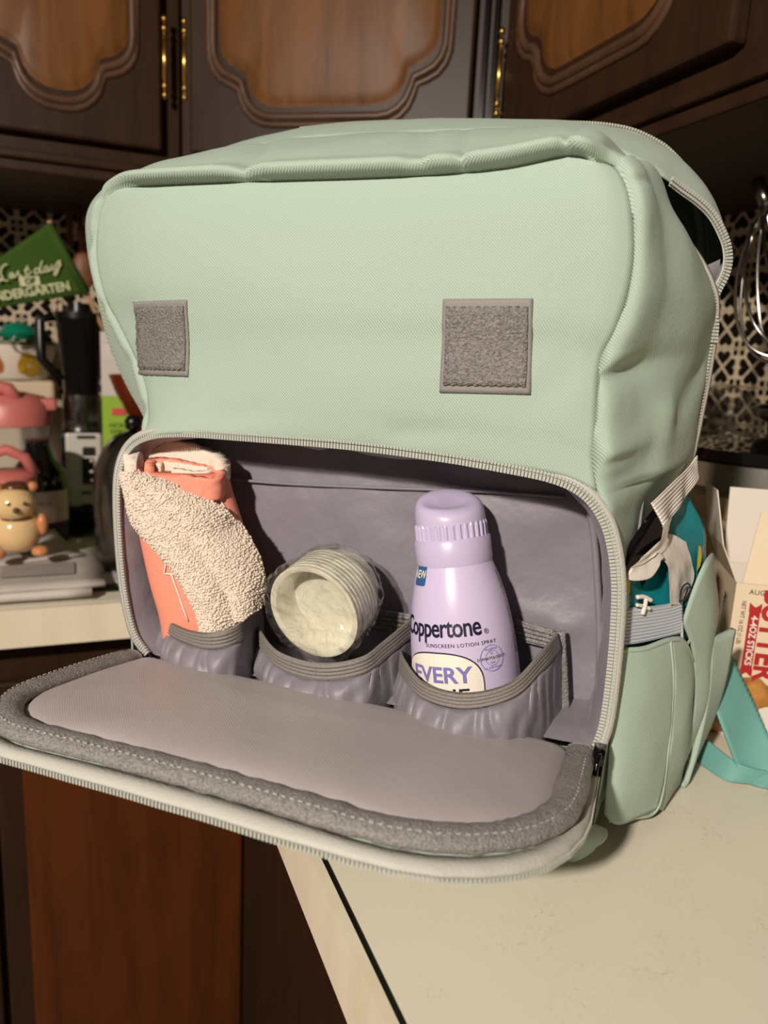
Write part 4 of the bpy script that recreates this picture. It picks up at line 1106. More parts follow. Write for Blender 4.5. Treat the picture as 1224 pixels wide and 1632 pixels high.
ms = MB(); pktstroke(ms, [(1075, 955, .056), (1078, 935, .060), (1087, 925, .066), (1093, 932, .068), (1086, 948, .063), (1078, 953, .058)], .0005, .0060); pktstroke(ms, [(1082, 950, .060), (1088, 934, .066)], .0005, .0060)
wput(ms.build('leaf_print', M['navy'], wp, smooth=True))
# crimped end seal
T = cat(pl((1033, 797, .036), (1062, 768, .060), (1092, 740, .082), (1106, 722, .092)), 40); B_ = cat(pl((1052, 838, .040), (1070, 815, .060), (1086, 792, .078), (1104, 762, .092)), 40); G = []
for i in range(40):
    row = []
    for j in range(33):
        p = T[i].lerp(B_[i], j / 32); row.append(p + Vector((.45, -.85, 0)) * (.0045 + .0009 * math.cos(2 * math.pi * j / 4)) + Vector((.002, 0, .002)) * nz(p, 70))
    G.append(row)
wput(gmesh('crimped_seal', G, M['white_film'], wp, solid=.0008))
Gs = pkt([(1050, 836, .038), (1058, 826, .046), (1064, 822, .052)], [(996, 902, .016), (1018, 894, .026), (1036, 882, .034)], [(1050, 836, .038), (1040, 866, .032), (996, 902, .016)], [(1064, 822, .052), (1052, 858, .046), (1036, 882, .034)], 8, 20, .0015, .0060)
wput(gmesh('torn_edge', Gs, M['white_film'], wp))
# black pouch wedged behind the packet
bk0 = PX(1010, 1000, .035)
bk, kput = bagthing('black_pouch', bk0, 'glossy black plastic sleeve wedged between backpack and wipes packet', 'pouch')
Gb = coons(pl((1040, 812, .052), (1052, 822, .060)), pl((984, 898, .020), (1000, 960, .034)), pl((1040, 812, .052), (1012, 852, .036), (984, 898, .020)), pl((1052, 822, .060), (1040, 880, .052), (1000, 960, .034)), 10, 24)
kput(gmesh('sleeve', Gb, M['blackgloss'], bk, solid=.004))
# ------------------------------------------------------------------ far counter, left: clutter
M['paper'] = mat('newsprint', lin(196, 186, 178), .8, var=(26, .35, lin(150, 142, 138)))
M['paper2'] = mat('catalogue_paper', lin(206, 198, 190), .6, var=(18, .25, lin(160, 150, 145)))
M['greyprint'] = mat('grey_picture_print', lin(150, 142, 140), .7, var=(40, .5, lin(180, 172, 168)))
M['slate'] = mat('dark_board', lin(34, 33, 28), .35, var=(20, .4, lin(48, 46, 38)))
M['felt'] = mat('green_felt', lin(50, 78, 8), .9)
M['felt_print'] = mat('cream_print', lin(196, 198, 158), .9)
M['stick'] = mat('pale_wood', lin(196, 150, 110), .6, grain=(30, .4, lin(150, 104, 70)))
M['spoon'] = mat('brown_utensil_wood', lin(120, 72, 40), .5, grain=(30, .5, lin(70, 40, 22)))
M['ceramic'] = mat('white_ceramic', lin(232, 218, 202), .2)
M['green_rim'] = mat('green_glaze', lin(90, 120, 84), .3)
M['ochre'] = mat('ochre_print', lin(206, 160, 30), .4, var=(120, .7, lin(96, 72, 40)))
M['orange'] = mat('orange_print', lin(196, 104, 40), .4, var=(120, .6, lin(110, 80, 60)))
M['tealplastic'] = mat('teal_plastic', lin(14, 122, 96), .4)
M['pink'] = mat('dusty_pink_plastic', lin(200, 112, 104), .4)
M['clear'] = mat('clear_plastic', (.93, .92, .9, 1), .08, trans=.9, ior=1.3)
M['darkglass'] = mat('dark_bottle_glass', lin(12, 10, 9), .08, spec=.8)
M['winelabel'] = mat('wine_label', lin(222, 204, 184), .5, var=(90, .4, lin(150, 110, 110)))
M['purple'] = mat('purple_print', lin(78, 48, 70), .5, var=(120, .6, lin(40, 26, 36)))
M['silver'] = mat('silver_plastic', lin(214, 206, 198), .35, metal=.25)
M['smoke'] = mat('smoked_jar', lin(24, 22, 20), .06, trans=.35, ior=1.3)
M['carton_w'] = mat('carton_white', lin(206, 196, 190), .35)
M['carton_g'] = mat('carton_green', lin(150, 184, 62), .35)
M['carton_r'] = mat('carton_red', lin(206, 84, 84), .4)
M['amber'] = mat('amber_glass', lin(118, 44, 18), .1, trans=.35)
M['fig'] = mat('glazed_cream', lin(226, 192, 140), .15, coat=.6)
M['fig_o'] = mat('glazed_orange', lin(204, 134, 84), .15, coat=.6)
M['fig_d'] = mat('glazed_brown', lin(90, 54, 36), .2, coat=.6)
M['canister'] = mat('cream_canister', lin(206, 184, 158), .4)
def on(px, py, Y): return ony(px, py, Y)
def lbl(o, l, c, g=None): return tag(o, l, c, g)
# dark board on the counter
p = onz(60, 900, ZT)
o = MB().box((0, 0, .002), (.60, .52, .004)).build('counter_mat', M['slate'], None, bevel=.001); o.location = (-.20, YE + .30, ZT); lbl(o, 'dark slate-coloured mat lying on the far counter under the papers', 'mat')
# papers: sheets built flat, a little curled, stacked
def sheet(name, cx, cy, w, d, rot, z, label, m=None, thick=.003, curl=.0, grp='papers on the far counter', pics=()):
    e = empty(name, (cx, cy, z), rot, label, 'paper', grp)
    G = []
    for i in range(14):
        row = []
        for j in range(10):
            x = (i / 13 - .5) * w; y = (j / 9 - .5) * d
            row.append(Vector((x, y, thick + curl * sm((x / w + .5)) * sm(y / d + .5) ** 2 + .0008 * nz((x, y, z), 30))))
        G.append(row)
    gmesh('page', G, m or M['paper'], e, solid=thick, offset=-1)
    for (x, y, a, b) in pics:
        H = [[Vector((x + a * (i / 5 - .5), y + b * (j / 4 - .5), thick + .0016 + curl * sm(((x + a * (i / 5 - .5)) / w + .5)) * sm((y + b * (j / 4 - .5)) / d + .5) ** 2)) for j in range(5)] for i in range(6)]
        gmesh('picture', H, M['greyprint'], e)
    return e
zt0 = ZT + .0045
q = [onz(164, 962, zt0), onz(0, 968, zt0)]
sheet('catalogue', -.158, .916, .33, .165, -.02, zt0, 'lowest catalogue of the paper stack at the counter edge', M['paper2'], .008)
sheet('catalogue', -.150, .930, .335, .19, .015, zt0 + .0085, 'middle newspaper of the stack, with two grey pictures', M['paper'], .004, pics=[(.10, -.03, .075, .05), (-.02, -.035, .085, .045)])
sheet('catalogue', -.185, .985, .33, .17, .30, zt0 + .0130, 'top newspaper of the stack, twisted and curling up at its corner', M['paper'], .003, curl=.012, pics=[(.09, -.03, .07, .05)])
sheet('envelope', -.005, 1.03, .10, .14, -.12, zt0, 'plain grey sheet lying behind the stacked papers', M['paper'], .0015, curl=.0)
# pennant on a stick --------------------------------------------------------------
Yf = 1.20
pe = empty('pennant', on(172, 540, Yf), 0, 'green felt pennant on a wooden stick reading Last day of Kindergarten', 'pennant')
pb = Vector(pe.location)
def fp(px, py, y=Yf): return on(px, py, y) - pb
tube('stick', [fp(78, 352), fp(137, 466), fp(182, 560)], .0032, M['stick'], pe, seg=10)
c4 = [fp(76, 358), fp(138, 468), fp(-60, 500), fp(-60, 452)]
G = []
for i in range(24):
    u = i / 23; T = c4[0].lerp(c4[3], u); Bq = c4[1].lerp(c4[2], u)
    G.append([T.lerp(Bq, j / 11) + Vector((0, -.003 - .003 * math.sin(u * 6), 0)) for j in range(12)])
gmesh('cloth', G, M['felt'], pe, solid=.002)
tube('sleeve', [fp(76, 358) + Vector((0, -.004, 0)), fp(138, 468) + Vector((0, -.004, 0))], .0062, M['felt'], pe, seg=10)
def flat_text(s, a, b, size, m, parent, bold=0, shear=0, yoff=-.0085, spacing=1, xs=1.0, name='lettering', org=None):
    """text centred between world-offset points a and b, running from a to b, on a vertical plane facing -Y"""
    V, F = textgeo(s, size, bold=bold, shear=shear, spacing=spacing); c = (a + b) / 2; d = (b - a).normalized(); n = Vector((0, -1, 0)); up = n.cross(d).normalized()
    if up.z < 0: up = -up
    return mesh(name, [c + d * v.x * xs + up * v.y + Vector((0, yoff, 0)) for v in V], F, m, parent, smooth=False)
flat_text('KINDERGARTEN', fp(-49, 481), fp(134, 453), .0168, M['felt_print'], pe, bold=.0005, xs=.90)
o = MB().box((0, 0, 0), (.026, .002, .0125)).build('of_plate', M['felt_print'], pe); o.location = fp(48, 449) + Vector((0, -.0085, 0)); o.rotation_euler = (0, -.14, 0)
flat_text('OF', fp(40, 450), fp(57, 448), .0105, M['felt'], pe, bold=.0005, yoff=-.0105)
def script_stroke(pts): 
    return tube('script_letter', cat([fp(x, y) + Vector((0, -.0085, 0)) for x, y in pts], len(pts) * 7), .0013, M['felt_print'], pe, seg=6)
L_ = lambda x, y, s=7.65: (x / s, 300 + y / s)
for st_ in ([(100, 945), (70, 940), (25, 985), (20, 1060), (45, 1100), (20, 1130), (-15, 1145), (10, 1110), (60, 1130), (110, 1135)],
            [(165, 1040), (135, 1045), (125, 1085), (150, 1100), (170, 1045), (172, 1095), (200, 1080)],
            [(200, 1080), (235, 1015), (225, 1035), (255, 1075), (235, 1095), (275, 1075)],
            [(345, 950), (325, 1010), (325, 1065), (355, 1060), (390, 1020)], [(300, 1010), (365, 992)],
            [(475, 985), (440, 990), (428, 1035), (460, 1050), (490, 990), (520, 890), (495, 985), (505, 1040), (540, 1020)],
            [(585, 960), (550, 970), (548, 1020), (580, 1020), (595, 965), (600, 1015), (630, 1000)],
            [(640, 940), (635, 990), (665, 990), (700, 920), (735, 895), (715, 990), (690, 1060), (665, 1060), (680, 1020), (750, 935)]):
    script_stroke([L_(*q) for q in st_])
# white bowl with printed figures, teal thing inside --------------------------------
def stand(px, py_bot, Y): return on(px, py_bot, Y)
Yb = 1.385
pbowl = on(30, 604, Yb)
e = empty('planter', pbowl, 0, 'white tapered ceramic planter with yellow figure prints and a green rim', 'planter')
lathe('pot', [(0, 0), (.040, 0), (.044, .003), (.062, .058), (.060, .060), (.042, .006), (0, .006)], M['ceramic'], e, seg=40)
MB().lathe([(.0605, .056), (.0640, .056), (.0642, .060), (.0605, .061)], 40).build('rim', M['green_rim'], e, smooth=True)
for dx, m_, nm in ((.0185, 'ochre', 'figure_print'), (-.034, 'orange', 'figure_print')):
    V = []
    def bowlp(x, z): r = .0445 + z * .31; a = math.asin(max(-.98, min(.98, x / r))); return Vector((r * math.sin(a), -r * math.cos(a) - .0006, z))
    cxs = [(0, .034, .012, .009), (-.010, .022, .006, .012), (.010, .022, .006, .012), (0, .014, .009, .008)]
    for (cx_, cz_, rx_, rz_) in cxs:
        n = 14; pts = [bowlp(dx + cx_, cz_)] + [bowlp(dx + cx_ + rx_ * math.cos(2 * math.pi * k / n), cz_ + rz_ * math.sin(2 * math.pi * k / n)) for k in range(n)]
        mesh(nm, [q + Vector((0, -.0003 * random.random(), 0)) for q in pts], [(0, 1 + k, 1 + (k + 1) % n) for k in range(n)], M[m_], e, smooth=False)
# riser under the planter (a box shape lost in shadow)
pr0 = on(40, 604, Yb)
o = MB().box((0, 0, 0), (.19, .07, pr0.z - ZT - .006)).build('storage_tin', M['canister'], None, bevel=.006); o.location = (pr0.x - .05, Yb, (pr0.z + ZT - .006) / 2 + .0055); lbl(o, 'beige storage tin standing under the printed planter', 'tin')
pt_ = on(30, 538, Yb)
G = [(0, .0), (.024, .002), (.030, .010), (.022, .022), (.008, .028), (0, .029)]
o = lathe('silicone_lid', G, M['tealplastic'], None, seg=28, loc=(pt_.x, Yb, pt_.z - .004)); lbl(o, 'teal rubbery dome resting in the printed planter', 'lid')
pz = on(36, 548, Yb - .066)
o = tube('wire_ring', [(.015 * math.cos(a * .2618), 0, .014 * math.sin(a * .2618)) for a in range(24)], .0011, M['chrome_dark'], None, seg=6, closed=True); o.location = (pz.x, Yb - .068, pz.z); lbl(o, 'thin wire ring hanging over the rim of the planter', 'ring')
# pink-lidded pitcher ----------------------------------------------------------------
Yp = 1.22
pp_ = on(18, 662, Yp)
zb = ZT + .0045
e = empty('pitcher', (pp_.x, Yp, zb), 0, 'clear plastic pitcher with a dusty pink lid, behind the figurine', 'pitcher')
hp = pp_.z - zb
lathe('jar', [(0, 0), (.044, 0), (.046, .004), (.052, hp - .004), (.050, hp - .004), (.044, .006), (0, .006)], M['clear'], e)
lathe('lid', [(0, hp + .034), (.020, hp + .034), (.046, hp + .028), (.0545, hp + .016), (.0545, hp - .012), (.051, hp - .013), (0, hp - .012)], M['pink'], e)
MB().box((.047, -.012, hp + .018), (.030, .028, .018)).build('spout', M['pink'], e, bevel=.005)
MB().tube([(-.03, -.03, hp + .03), (-.02, -.034, hp + .045), (.0, -.036, hp + .040), (.012, -.036, hp + .022)], .010, 8).build('grip', M['pink'], e, smooth=True)
# cream canister behind
pc = on(84, 725, 1.315)
o = lathe('canister', [(0, 0), (.026, 0), (.028, .004), (.028, .165), (.024, .176), (0, .178)], M['canister'], None, loc=(pc.x + .0, 1.315, ZT + .0045)); lbl(o, 'cream cylindrical canister half hidden behind the wine bottle', 'canister')
# pink tumbler in front -------------------------------------------------------------
Yt = 1.03
pk_ = on(14, 765, Yt)
e = empty('tumbler', (pk_.x, Yt, zb + .009), 0, 'clear tumbler with a pink loop-handled lid and red berries inside', 'tumbler')
ht = pk_.z - zb - .009
lathe('cup', [(0, 0), (.025, 0), (.027, .003), (.030, ht), (.028, ht), (.024, .005), (0, .005)], M['clear'], e)
lathe('lid', [(0, ht + .012), (.026, ht + .012), (.0325, ht + .006), (.0325, ht - .006), (.028, ht - .007), (0, ht - .006)], M['pink'], e)
MB().tube([(-.028, -.01, ht + .01), (-.020, -.012, ht + .032), (.0, -.014, ht + .040), (.020, -.012, ht + .030), (.030, -.01, ht + .008)], .0070, 8).build('loop_handle', M['pink'], e, smooth=True)
b_ = MB()
for k in range(10): b_.lathe([(0, -.007), (.006, -.004), (.007, 0), (.006, .004), (0, .007)], 8, c=(.018 * math.cos(k * 2.1) * (.4 + .6 * (k % 3) / 2), .018 * math.sin(k * 2.1), .014 + .0065 * k * .6))
bb = b_.build('berries', M['carton_r'], e, smooth=True); bb['kind'] = 'stuff'
# wine bottle -------------------------------------------------------------------------
Yw = 1.10
pw = on(60, 700, Yw); wz = zb
e = empty('wine_bottle', (pw.x, Yw, wz), 0, 'dark wine bottle with a cream and purple label', 'bottle')
hb = pw.z - wz
sh = on(60, 765, Yw).z - wz
lathe('glass', [(0, 0), (.034, 0), (.037, .004), (.037, sh - .008), (.034, sh + .012), (.020, sh + .032), (.0145, sh + .050), (.0140, hb - .012), (.0158, hb - .010), (.0158, hb), (0, hb)], M['darkglass'], e)
def arc_label(z0, z1, r, a0, a1, m, nm, par):
    G = [[Vector((r * math.sin(a0 + (a1 - a0) * i / 15), -r * math.cos(a0 + (a1 - a0) * i / 15), z0 + (z1 - z0) * j / 3)) for j in range(4)] for i in range(16)]
    return gmesh(nm, G, m, par)
arc_label(sh - .052, sh - .010, .0375, -1.2, 1.2, M['winelabel'], 'label', e); arc_label(sh - .080, sh - .052, .0376, -1.2, 1.2, M['purple'], 'label_picture', e)
V, F = textgeo('RESERVE', .0075, spacing=1.1)
mesh('lettering', [Vector((.0380 * math.sin(v.x / .037), -.0380 * math.cos(v.x / .037), sh - .026 + v.y)) for v in V], F, M['purple'], e, smooth=False)
# blender -----------------------------------------------------------------------------
Yl = 1.22
pl_ = on(132, 862, Yl); bx0 = on(103, 750, Yl).x; bx1 = on(163, 750, Yl).x; bxc = (bx0 + bx1) / 2 + .001
e = empty('blender', (bxc, Yl, ZT + .0045), 0, 'black blender with a silver control panel and dark jar', 'blender')
zz = lambda py: on(132, py, Yl - .05).z - ZT - .0045
z_p0, z_p1 = zz(812), zz(688)
bw = (bx1 - bx0)
MB().prism([(-bw * .62, -.048), (bw * .60, -.048), (bw * .60, .03), (-bw * .62, .03)], 0, z_p0 + .004).build('foot', M['black'], e, bevel=.006)
MB().prism([(-bw * .60, -.046), (bw * .55, -.046), (bw * .50, .03), (-bw * .55, .03)], z_p0, z_p1).build('motor_base', M['black'], e, bevel=.008)
MB().prism([(-bw * .46, -.052), (bw * .48, -.052), (bw * .48, -.044), (-bw * .46, -.044)], z_p0 + .004, z_p1 - .002).build('control_panel', M['silver'], e, bevel=.004)
def pbox(px0, px1, py0, py1, nm, m, d=.004):
    a = on(px0, py0, Yl - .052); b = on(px1, py1, Yl - .052)
    MB().box(((a.x + b.x) / 2 - bxc, -.053, (a.z + b.z) / 2 - ZT - .0045), (abs(b.x - a.x), d, abs(a.z - b.z))).build(nm, m, e, bevel=.0015)
pbox(131, 150, 730, 771, 'button_block', M['blackgloss'], .006)
for y in (734, 751, 765): pbox(143, 149, y - 2, y + 2, 'indicator', M['silver'], .009)
pbox(122, 152, 694, 699, 'slot', M['black']); pbox(131, 152, 712, 726, 'badge', M['chrome_dark']); pbox(130, 147, 783, 787, 'slot', M['black']); pbox(130, 148, 803, 807, 'slot', M['black'])
z_c1 = zz(632)
lathe('collar', [(0, z_p1 - .002), (bw * .56, z_p1 - .002), (bw * .50, z_p1 + .012), (bw * .52, z_p1 + .014), (bw * .50, z_c1), (0, z_c1)], M['chrome_dark'], e)
z_j = zz(500)
lathe('jar', [(0, z_c1), (bw * .46, z_c1), (bw * .62, z_j), (bw * .60, z_j), (bw * .43, z_c1 + .006), (0, z_c1 + .006)], M['smoke'], e)
lathe('jar_lid', [(0, z_j + .016), (bw * .3, z_j + .016), (bw * .32, z_j + .004), (bw * .63, z_j + .003), (bw * .63, z_j - .006), (0, z_j - .006)], M['black'], e)
MB().tube([(-bw * .62, -.02, z_j - .004), (-bw * .98, -.02, z_j - .012), (-bw * .98, -.02, z_c1 + .05), (-bw * .50, -.02, z_c1 + .02)], .007, 8).build('jar_handle', M['black'], e, smooth=True)
# power cable hanging on the wall
cb = [on(97, 482, 1.445), on(95, 530, 1.445), on(90, 590, 1.44), on(86, 640, 1.43), on(88, 700, 1.42), on(92, 780, 1.40)]
o = tube('power_cable', cat(cb, 40), .0035, M['canister'], None, seg=8); lbl(o, 'pale power cable hanging down the tiled wall beside the blender', 'cable')
# carton ----------------------------------------------------------------------------------
Yc = 1.10
cx0, cx1 = on(163, 640, Yc).x, on(205, 640, Yc).x
zc_ = lambda py: on(180, py, Yc).z - ZT - .0045
e = empty('carton', ((cx0 + cx1) / 2, Yc, ZT + .0045), 0, 'tall white and lime green drink carton beside the blender', 'carton')
w2 = (cx1 - cx0) / 2
MB().box((0, w2, zc_(632) / 2), (2 * w2, 2 * w2, zc_(632))).build('green_body', M['carton_g'], e, bevel=.001)
MB().box((0, w2, (zc_(632) + zc_(575)) / 2), (2 * w2, 2 * w2, zc_(575) - zc_(632))).build('white_body', M['carton_w'], e, bevel=.001)
zt1, zt2 = zc_(575), zc_(545)
mesh('gable', [(-w2, 0, zt1), (w2, 0, zt1), (w2, 2 * w2, zt1), (-w2, 2 * w2, zt1), (-w2, w2, zt2), (w2, w2, zt2)], [(0, 1, 5, 4), (2, 3, 4, 5), (1, 2, 5), (3, 0, 4), (0, 3, 2, 1)], M['carton_w'], e, smooth=False)
MB().box((0, w2, zt2 + .006), (2 * w2, .004, .014)).build('top_fin', M['carton_w'], e)
MB().lathe([(0, 0), (.008, 0), (.008, .012), (0, .012)], 20).build('screw_cap', M['chrome'], e, smooth=False).location = (w2 * .2, w2 * .4, (zt1 + zt2) / 2 - .002)
MB().box((.004, -.0008, zc_(656)), (.018, .0012, .010)).build('red_badge', M['carton_r'], e)
flat_text('NON', Vector((-.010, 0, zc_(678))), Vector((.014, 0, zc_(678))), .009, M['slate'], e, yoff=-.0008); flat_text('GMO', Vector((-.010, 0, zc_(688))), Vector((.014, 0, zc_(688))), .009, M['slate'], e, yoff=-.0008)
# amber goblet
Yg = 1.045
gx = on(222, 620, Yg); zg = lambda py: on(215, py, Yg).z - ZT
e = empty('goblet', (gx.x, Yg, ZT), 0, 'amber brown goblet with a slender red stem behind the backpack', 'goblet')
lathe('bowl', [(.005, zg(668)), (.016, zg(660)), (.030, zg(625)), (.038, zg(598)), (.036, zg(598)), (.014, zg(657)), (0, zg(661))], M['amber'], e)
lathe('stem', [(.028, 0), (.028, .003), (.008, .008), (.0055, .02), (.0055, zg(668)), (0, zg(667))], M['amber'], e)
# steel kettle on a pale tray
Yk = .93
kx = on(214, 760, Yk); zk = lambda py: on(190, py, Yk).z - ZT
e = empty('kettle', (kx.x, Yk, ZT + .008), 0, 'round steel kettle partly hidden behind the left edge of the backpack', 'kettle')
zt_ = zk(695)
pk2 = [(p.x, p.y) for p in cat([Vector((.032, .0, 0)), Vector((.043, .012, 0)), Vector((.046, zt_ * .35, 0)), Vector((.044, zt_ * .72, 0)), Vector((.024, zt_ * .94, 0)), Vector((.0, zt_, 0))], 26)]
o = MB().lathe(pk2, 44).build('body', M['chrome_dark'], e, smooth=True)
MB().lathe([(.0, zt_), (.008, zt_), (.010, zt_ + .010), (.006, zt_ + .016), (0, zt_ + .017)], 20).build('knob', M['black'], e, smooth=True)
MB().tube([(.036, 0, zt_ * .80), (.062, 0, zt_ * .82), (.066, 0, zt_ * .5), (.046, 0, zt_ * .3)], .005, 8).build('handle', M['black'], e, smooth=True)
MB().tube([(.02, .040, zt_ * .45), (.02, .056, zt_ * .62), (.02, .062, zt_ * .82)], .006, 8).build('spout', M['chrome_dark'], e, smooth=True)
o = MB().prism([(p.x, p.y) for p in rrect(-.060, .060, -.055, .055, .02, 0)], .0, .007).build('tray', M['carton_w'], None, bevel=.001); o.location = (kx.x + .005, Yk + .0, ZT); lbl(o, 'thin pale green-white tray under the steel kettle', 'tray')
# figurine --------------------------------------------------------------------------------
Yi = .935; fi = on(30, 890, Yi); zf = zt0 + .026
e = empty('figurine', (fi.x, Yi, zf), .1, 'shiny cream ceramic figurine with orange feet sitting on the papers', 'figurine')
def ball(nm, c, r, m, sc=(1, 1, 1), par=None):
    pr_ = [(r * math.sin(math.pi * k / 12), -r * math.cos(math.pi * k / 12)) for k in range(13)]; pr_[0] = (0, -r); pr_[-1] = (0, r)
    mbq = MB().lathe(pr_, 20); mbq.map(lambda v: (v.x * sc[0] + c[0], v.y * sc[1] + c[1], v.z * sc[2] + c[2])); return mbq.build(nm, m, par or e, smooth=True)
ball('belly', (0, 0, .026), .026, M['fig'], (1, .9, 1)); ball('head', (-.002, -.004, .058), .022, M['fig'], (1.05, .95, .9)); 
for sx in (-1, 1):
    ball('foot', (sx * .022, -.022, .006), .008, M['fig_o'], (1.2, 1.3, .8)); ball('arm', (sx * .026, -.008, .034), .008, M['fig_o'], (.8, .9, 1.6)); ball('ear', (sx * .018, 0, .077), .006, M['fig_o'])
    ball('eye', (sx * .008, -.0235, .062), .0022, M['fig_d'])
ball('nose', (-.001, -.026, .055), .0035, M['fig_d']); ball('collar', (0, -.002, .042), .018, M['fig_d'], (1.05, 1.0, .22)); ball('cap', (0, .002, .077), .013, M['fig_d'], (1.2, 1.1, .55))
# bottle opener: bent steel wire loop on the papers
sp_ = [on(58, 838, 1.02), on(66, 828, 1.02), on(72, 826, 1.02), on(74, 832, 1.02), on(64, 840, 1.02)]
o = tube('wire_clip', cat(sp_, 24), .0022, M['chrome'], None, seg=8); lbl(o, 'small bent shiny steel clip beside the figurine', 'clip')
# hanging wooden rack and utensils under the left cabinet
Yr = 1.40
def wd(px0, py0, px1, py1, nm, label, th=.012):
    a = on(px0, py0, Yr); b = on(px1, py1, Yr)
    o = MB().box((0, 0, 0), (abs(b.x - a.x), th, abs(a.z - b.z))).build(nm, M['spoon'], None, bevel=.002); o.location = ((a.x + b.x) / 2, Yr, (a.z + b.z) / 2); return lbl(o, label, 'rack', None)
e = empty('utensil_rack', on(110, 318, Yr), 0, 'brown wooden rail with a peg hanging under the left cabinet', 'rack')
eb = Vector(e.location)
a, b = on(84, 308, Yr), on(160, 330, Yr); MB().box(((a.x + b.x) / 2 - eb.x, .01, (a.z + b.z) / 2 - eb.z), (b.x - a.x, .012, a.z - b.z)).build('rail', M['spoon'], e, bevel=.002)
a, b = on(104, 330, Yr), on(117, 392, Yr); MB().box(((a.x + b.x) / 2 - eb.x, .004, (a.z + b.z) / 2 - eb.z), (b.x - a.x, .010, a.z - b.z)).build('peg', M['spoon'], e, bevel=.002)
e = empty('wooden_spoon', on(135, 430, Yr - .03), 0, 'brown wooden spoon hanging head down beside the pennant stick', 'spoon')
eb = Vector(e.location)
ball('bowl', (0, 0, 0), .024, M['spoon'], (.8, .35, 1.25), e)
tube('handle', [on(132, 400, Yr - .03) - eb, on(126, 330, Yr - .03) - eb], .0045, M['spoon'], e, seg=8)
# ------------------------------------------------------------------ right counter: cooker, cartons, whisk
M['cooker'] = mat('cream_enamel', lin(226, 206, 176), .25)
M['lidglass'] = mat('smoked_lid_glass', lin(20, 18, 16), .06, spec=.8)
M['card'] = mat('cream_card', lin(226, 206, 178), .6)
M['card_in'] = mat('white_card', lin(226, 216, 206), .7)
M['redink'] = mat('red_ink', lin(176, 34, 40), .5)
M['blackink'] = mat('black_ink', lin(40, 36, 34), .5)
M['crust'] = mat('golden_crust_print', lin(206, 146, 70), .5, var=(70, .9, lin(120, 62, 20)))
M['roll'] = mat('bread_roll_print', lin(150, 92, 40), .5, var=(60, .8, lin(214, 180, 120)))
# slow cooker ---------------------------------------------------------------------
kc = onx(1216, 800, .66); ck = Vector((.655, kc.y - .01, ZT))
def at(px, py): return hit(px, py, (math.sin(.75), math.cos(.75), 0), ck)
hz = lambda py: at(1200, py).z - ZT
R = .118
e = empty('slow_cooker', ck, 0, 'cream slow cooker with a steel rim and dark lid on the right counter', 'slow cooker')
h1, h2, h3 = hz(775), hz(728), hz(690)
lathe('body', [(0, .012), (R * .86, .012), (R * .93, .03), (R, h1 * .6), (R * 1.0, h1 - .008), (R * 1.03, h1), (R * .98, h1 + .002), (0, h1)], M['cooker'], e, seg=64)
lathe('rim', [(R * .90, h1), (R * 1.0, h1 + .001), (R * 1.01, h1 + .006), (R * .96, h1 + .008), (R * .95, h2), (R * .90, h2 + .004), (R * .4, h2 + .004)], M['chrome'], e, seg=64)
lathe('lid', [(R * .93, h2 + .002), (R * .88, h2 + .012), (R * .7, h3 - .010), (R * .4, h3 - .002), (0, h3)], M['lidglass'], e, seg=64)
lathe('knob', [(.010, h3 - .002), (.012, h3 + .012), (.024, h3 + .018), (.026, h3 + .026), (.020, h3 + .030), (0, h3 + .031)], M['chrome_dark'], e, seg=40)
for k in range(3): a = k * 2.1; MB().box((R * .8 * math.cos(a), R * .8 * math.sin(a), .006), (.02, .02, .012)).build('foot', M['black'], e)
ha = math.radians(192)
hd = Vector((math.cos(ha), math.sin(ha), 0)); hs = Vector((-hd.y, hd.x, 0))
MB().tube([hd * R * .97 + hs * .030 + Vector((0, 0, h1 - .026)), hd * (R + .022) + hs * .030 + Vector((0, 0, h1 - .024)), hd * (R + .026) + Vector((0, 0, h1 - .024)), hd * (R + .022) - hs * .030 + Vector((0, 0, h1 - .024)), hd * R * .97 - hs * .030 + Vector((0, 0, h1 - .026))], .008, 10).build('handle', M['cooker'], e, smooth=True)
# crumpled clear bag behind the cooker
pc = onx(1150, 672, .74)
V = []; n1, n2 = 18, 28
for i in range(n1):
    for k in range(n2):
        th = math.pi * i / (n1 - 1); a = 2 * math.pi * k / n2; q = Vector((math.sin(th) * math.cos(a), math.sin(th) * math.sin(a), math.cos(th)))
        r = 1 + .28 * nz(q, 3.2) + .2 * abs(nz(q, 7, 2)); V.append((q.x * .045 * r, q.y * .05 * r, q.z * .042 * r))
o = mesh('clear_bag', V, grid_faces(n1, n2) + [(i * n2 + n2 - 1, i * n2, (i + 1) * n2, (i + 1) * n2 + n2 - 1) for i in range(n1 - 1)], M['film'], None, smooth=False)
o.location = (.765, pc.y + .03, ZT + .05); tag(o, 'crumpled clear plastic bag between the cooker and the tiled wall', 'bag')
o.scale = (1, 1, 1.0)
o.location.z = pc.z
ob = o
cs = MB().prism([(p.x, p.y) for p in rrect(-.035, .045, -.05, .06, .01, 0)], 0, pc.z - ZT - .055).build('bread_box', M['cooker'], None, bevel=.004); cs.location = (.775, pc.y + .045, ZT); tag(cs, 'low cream box against the wall, under the crumpled bag', 'box')
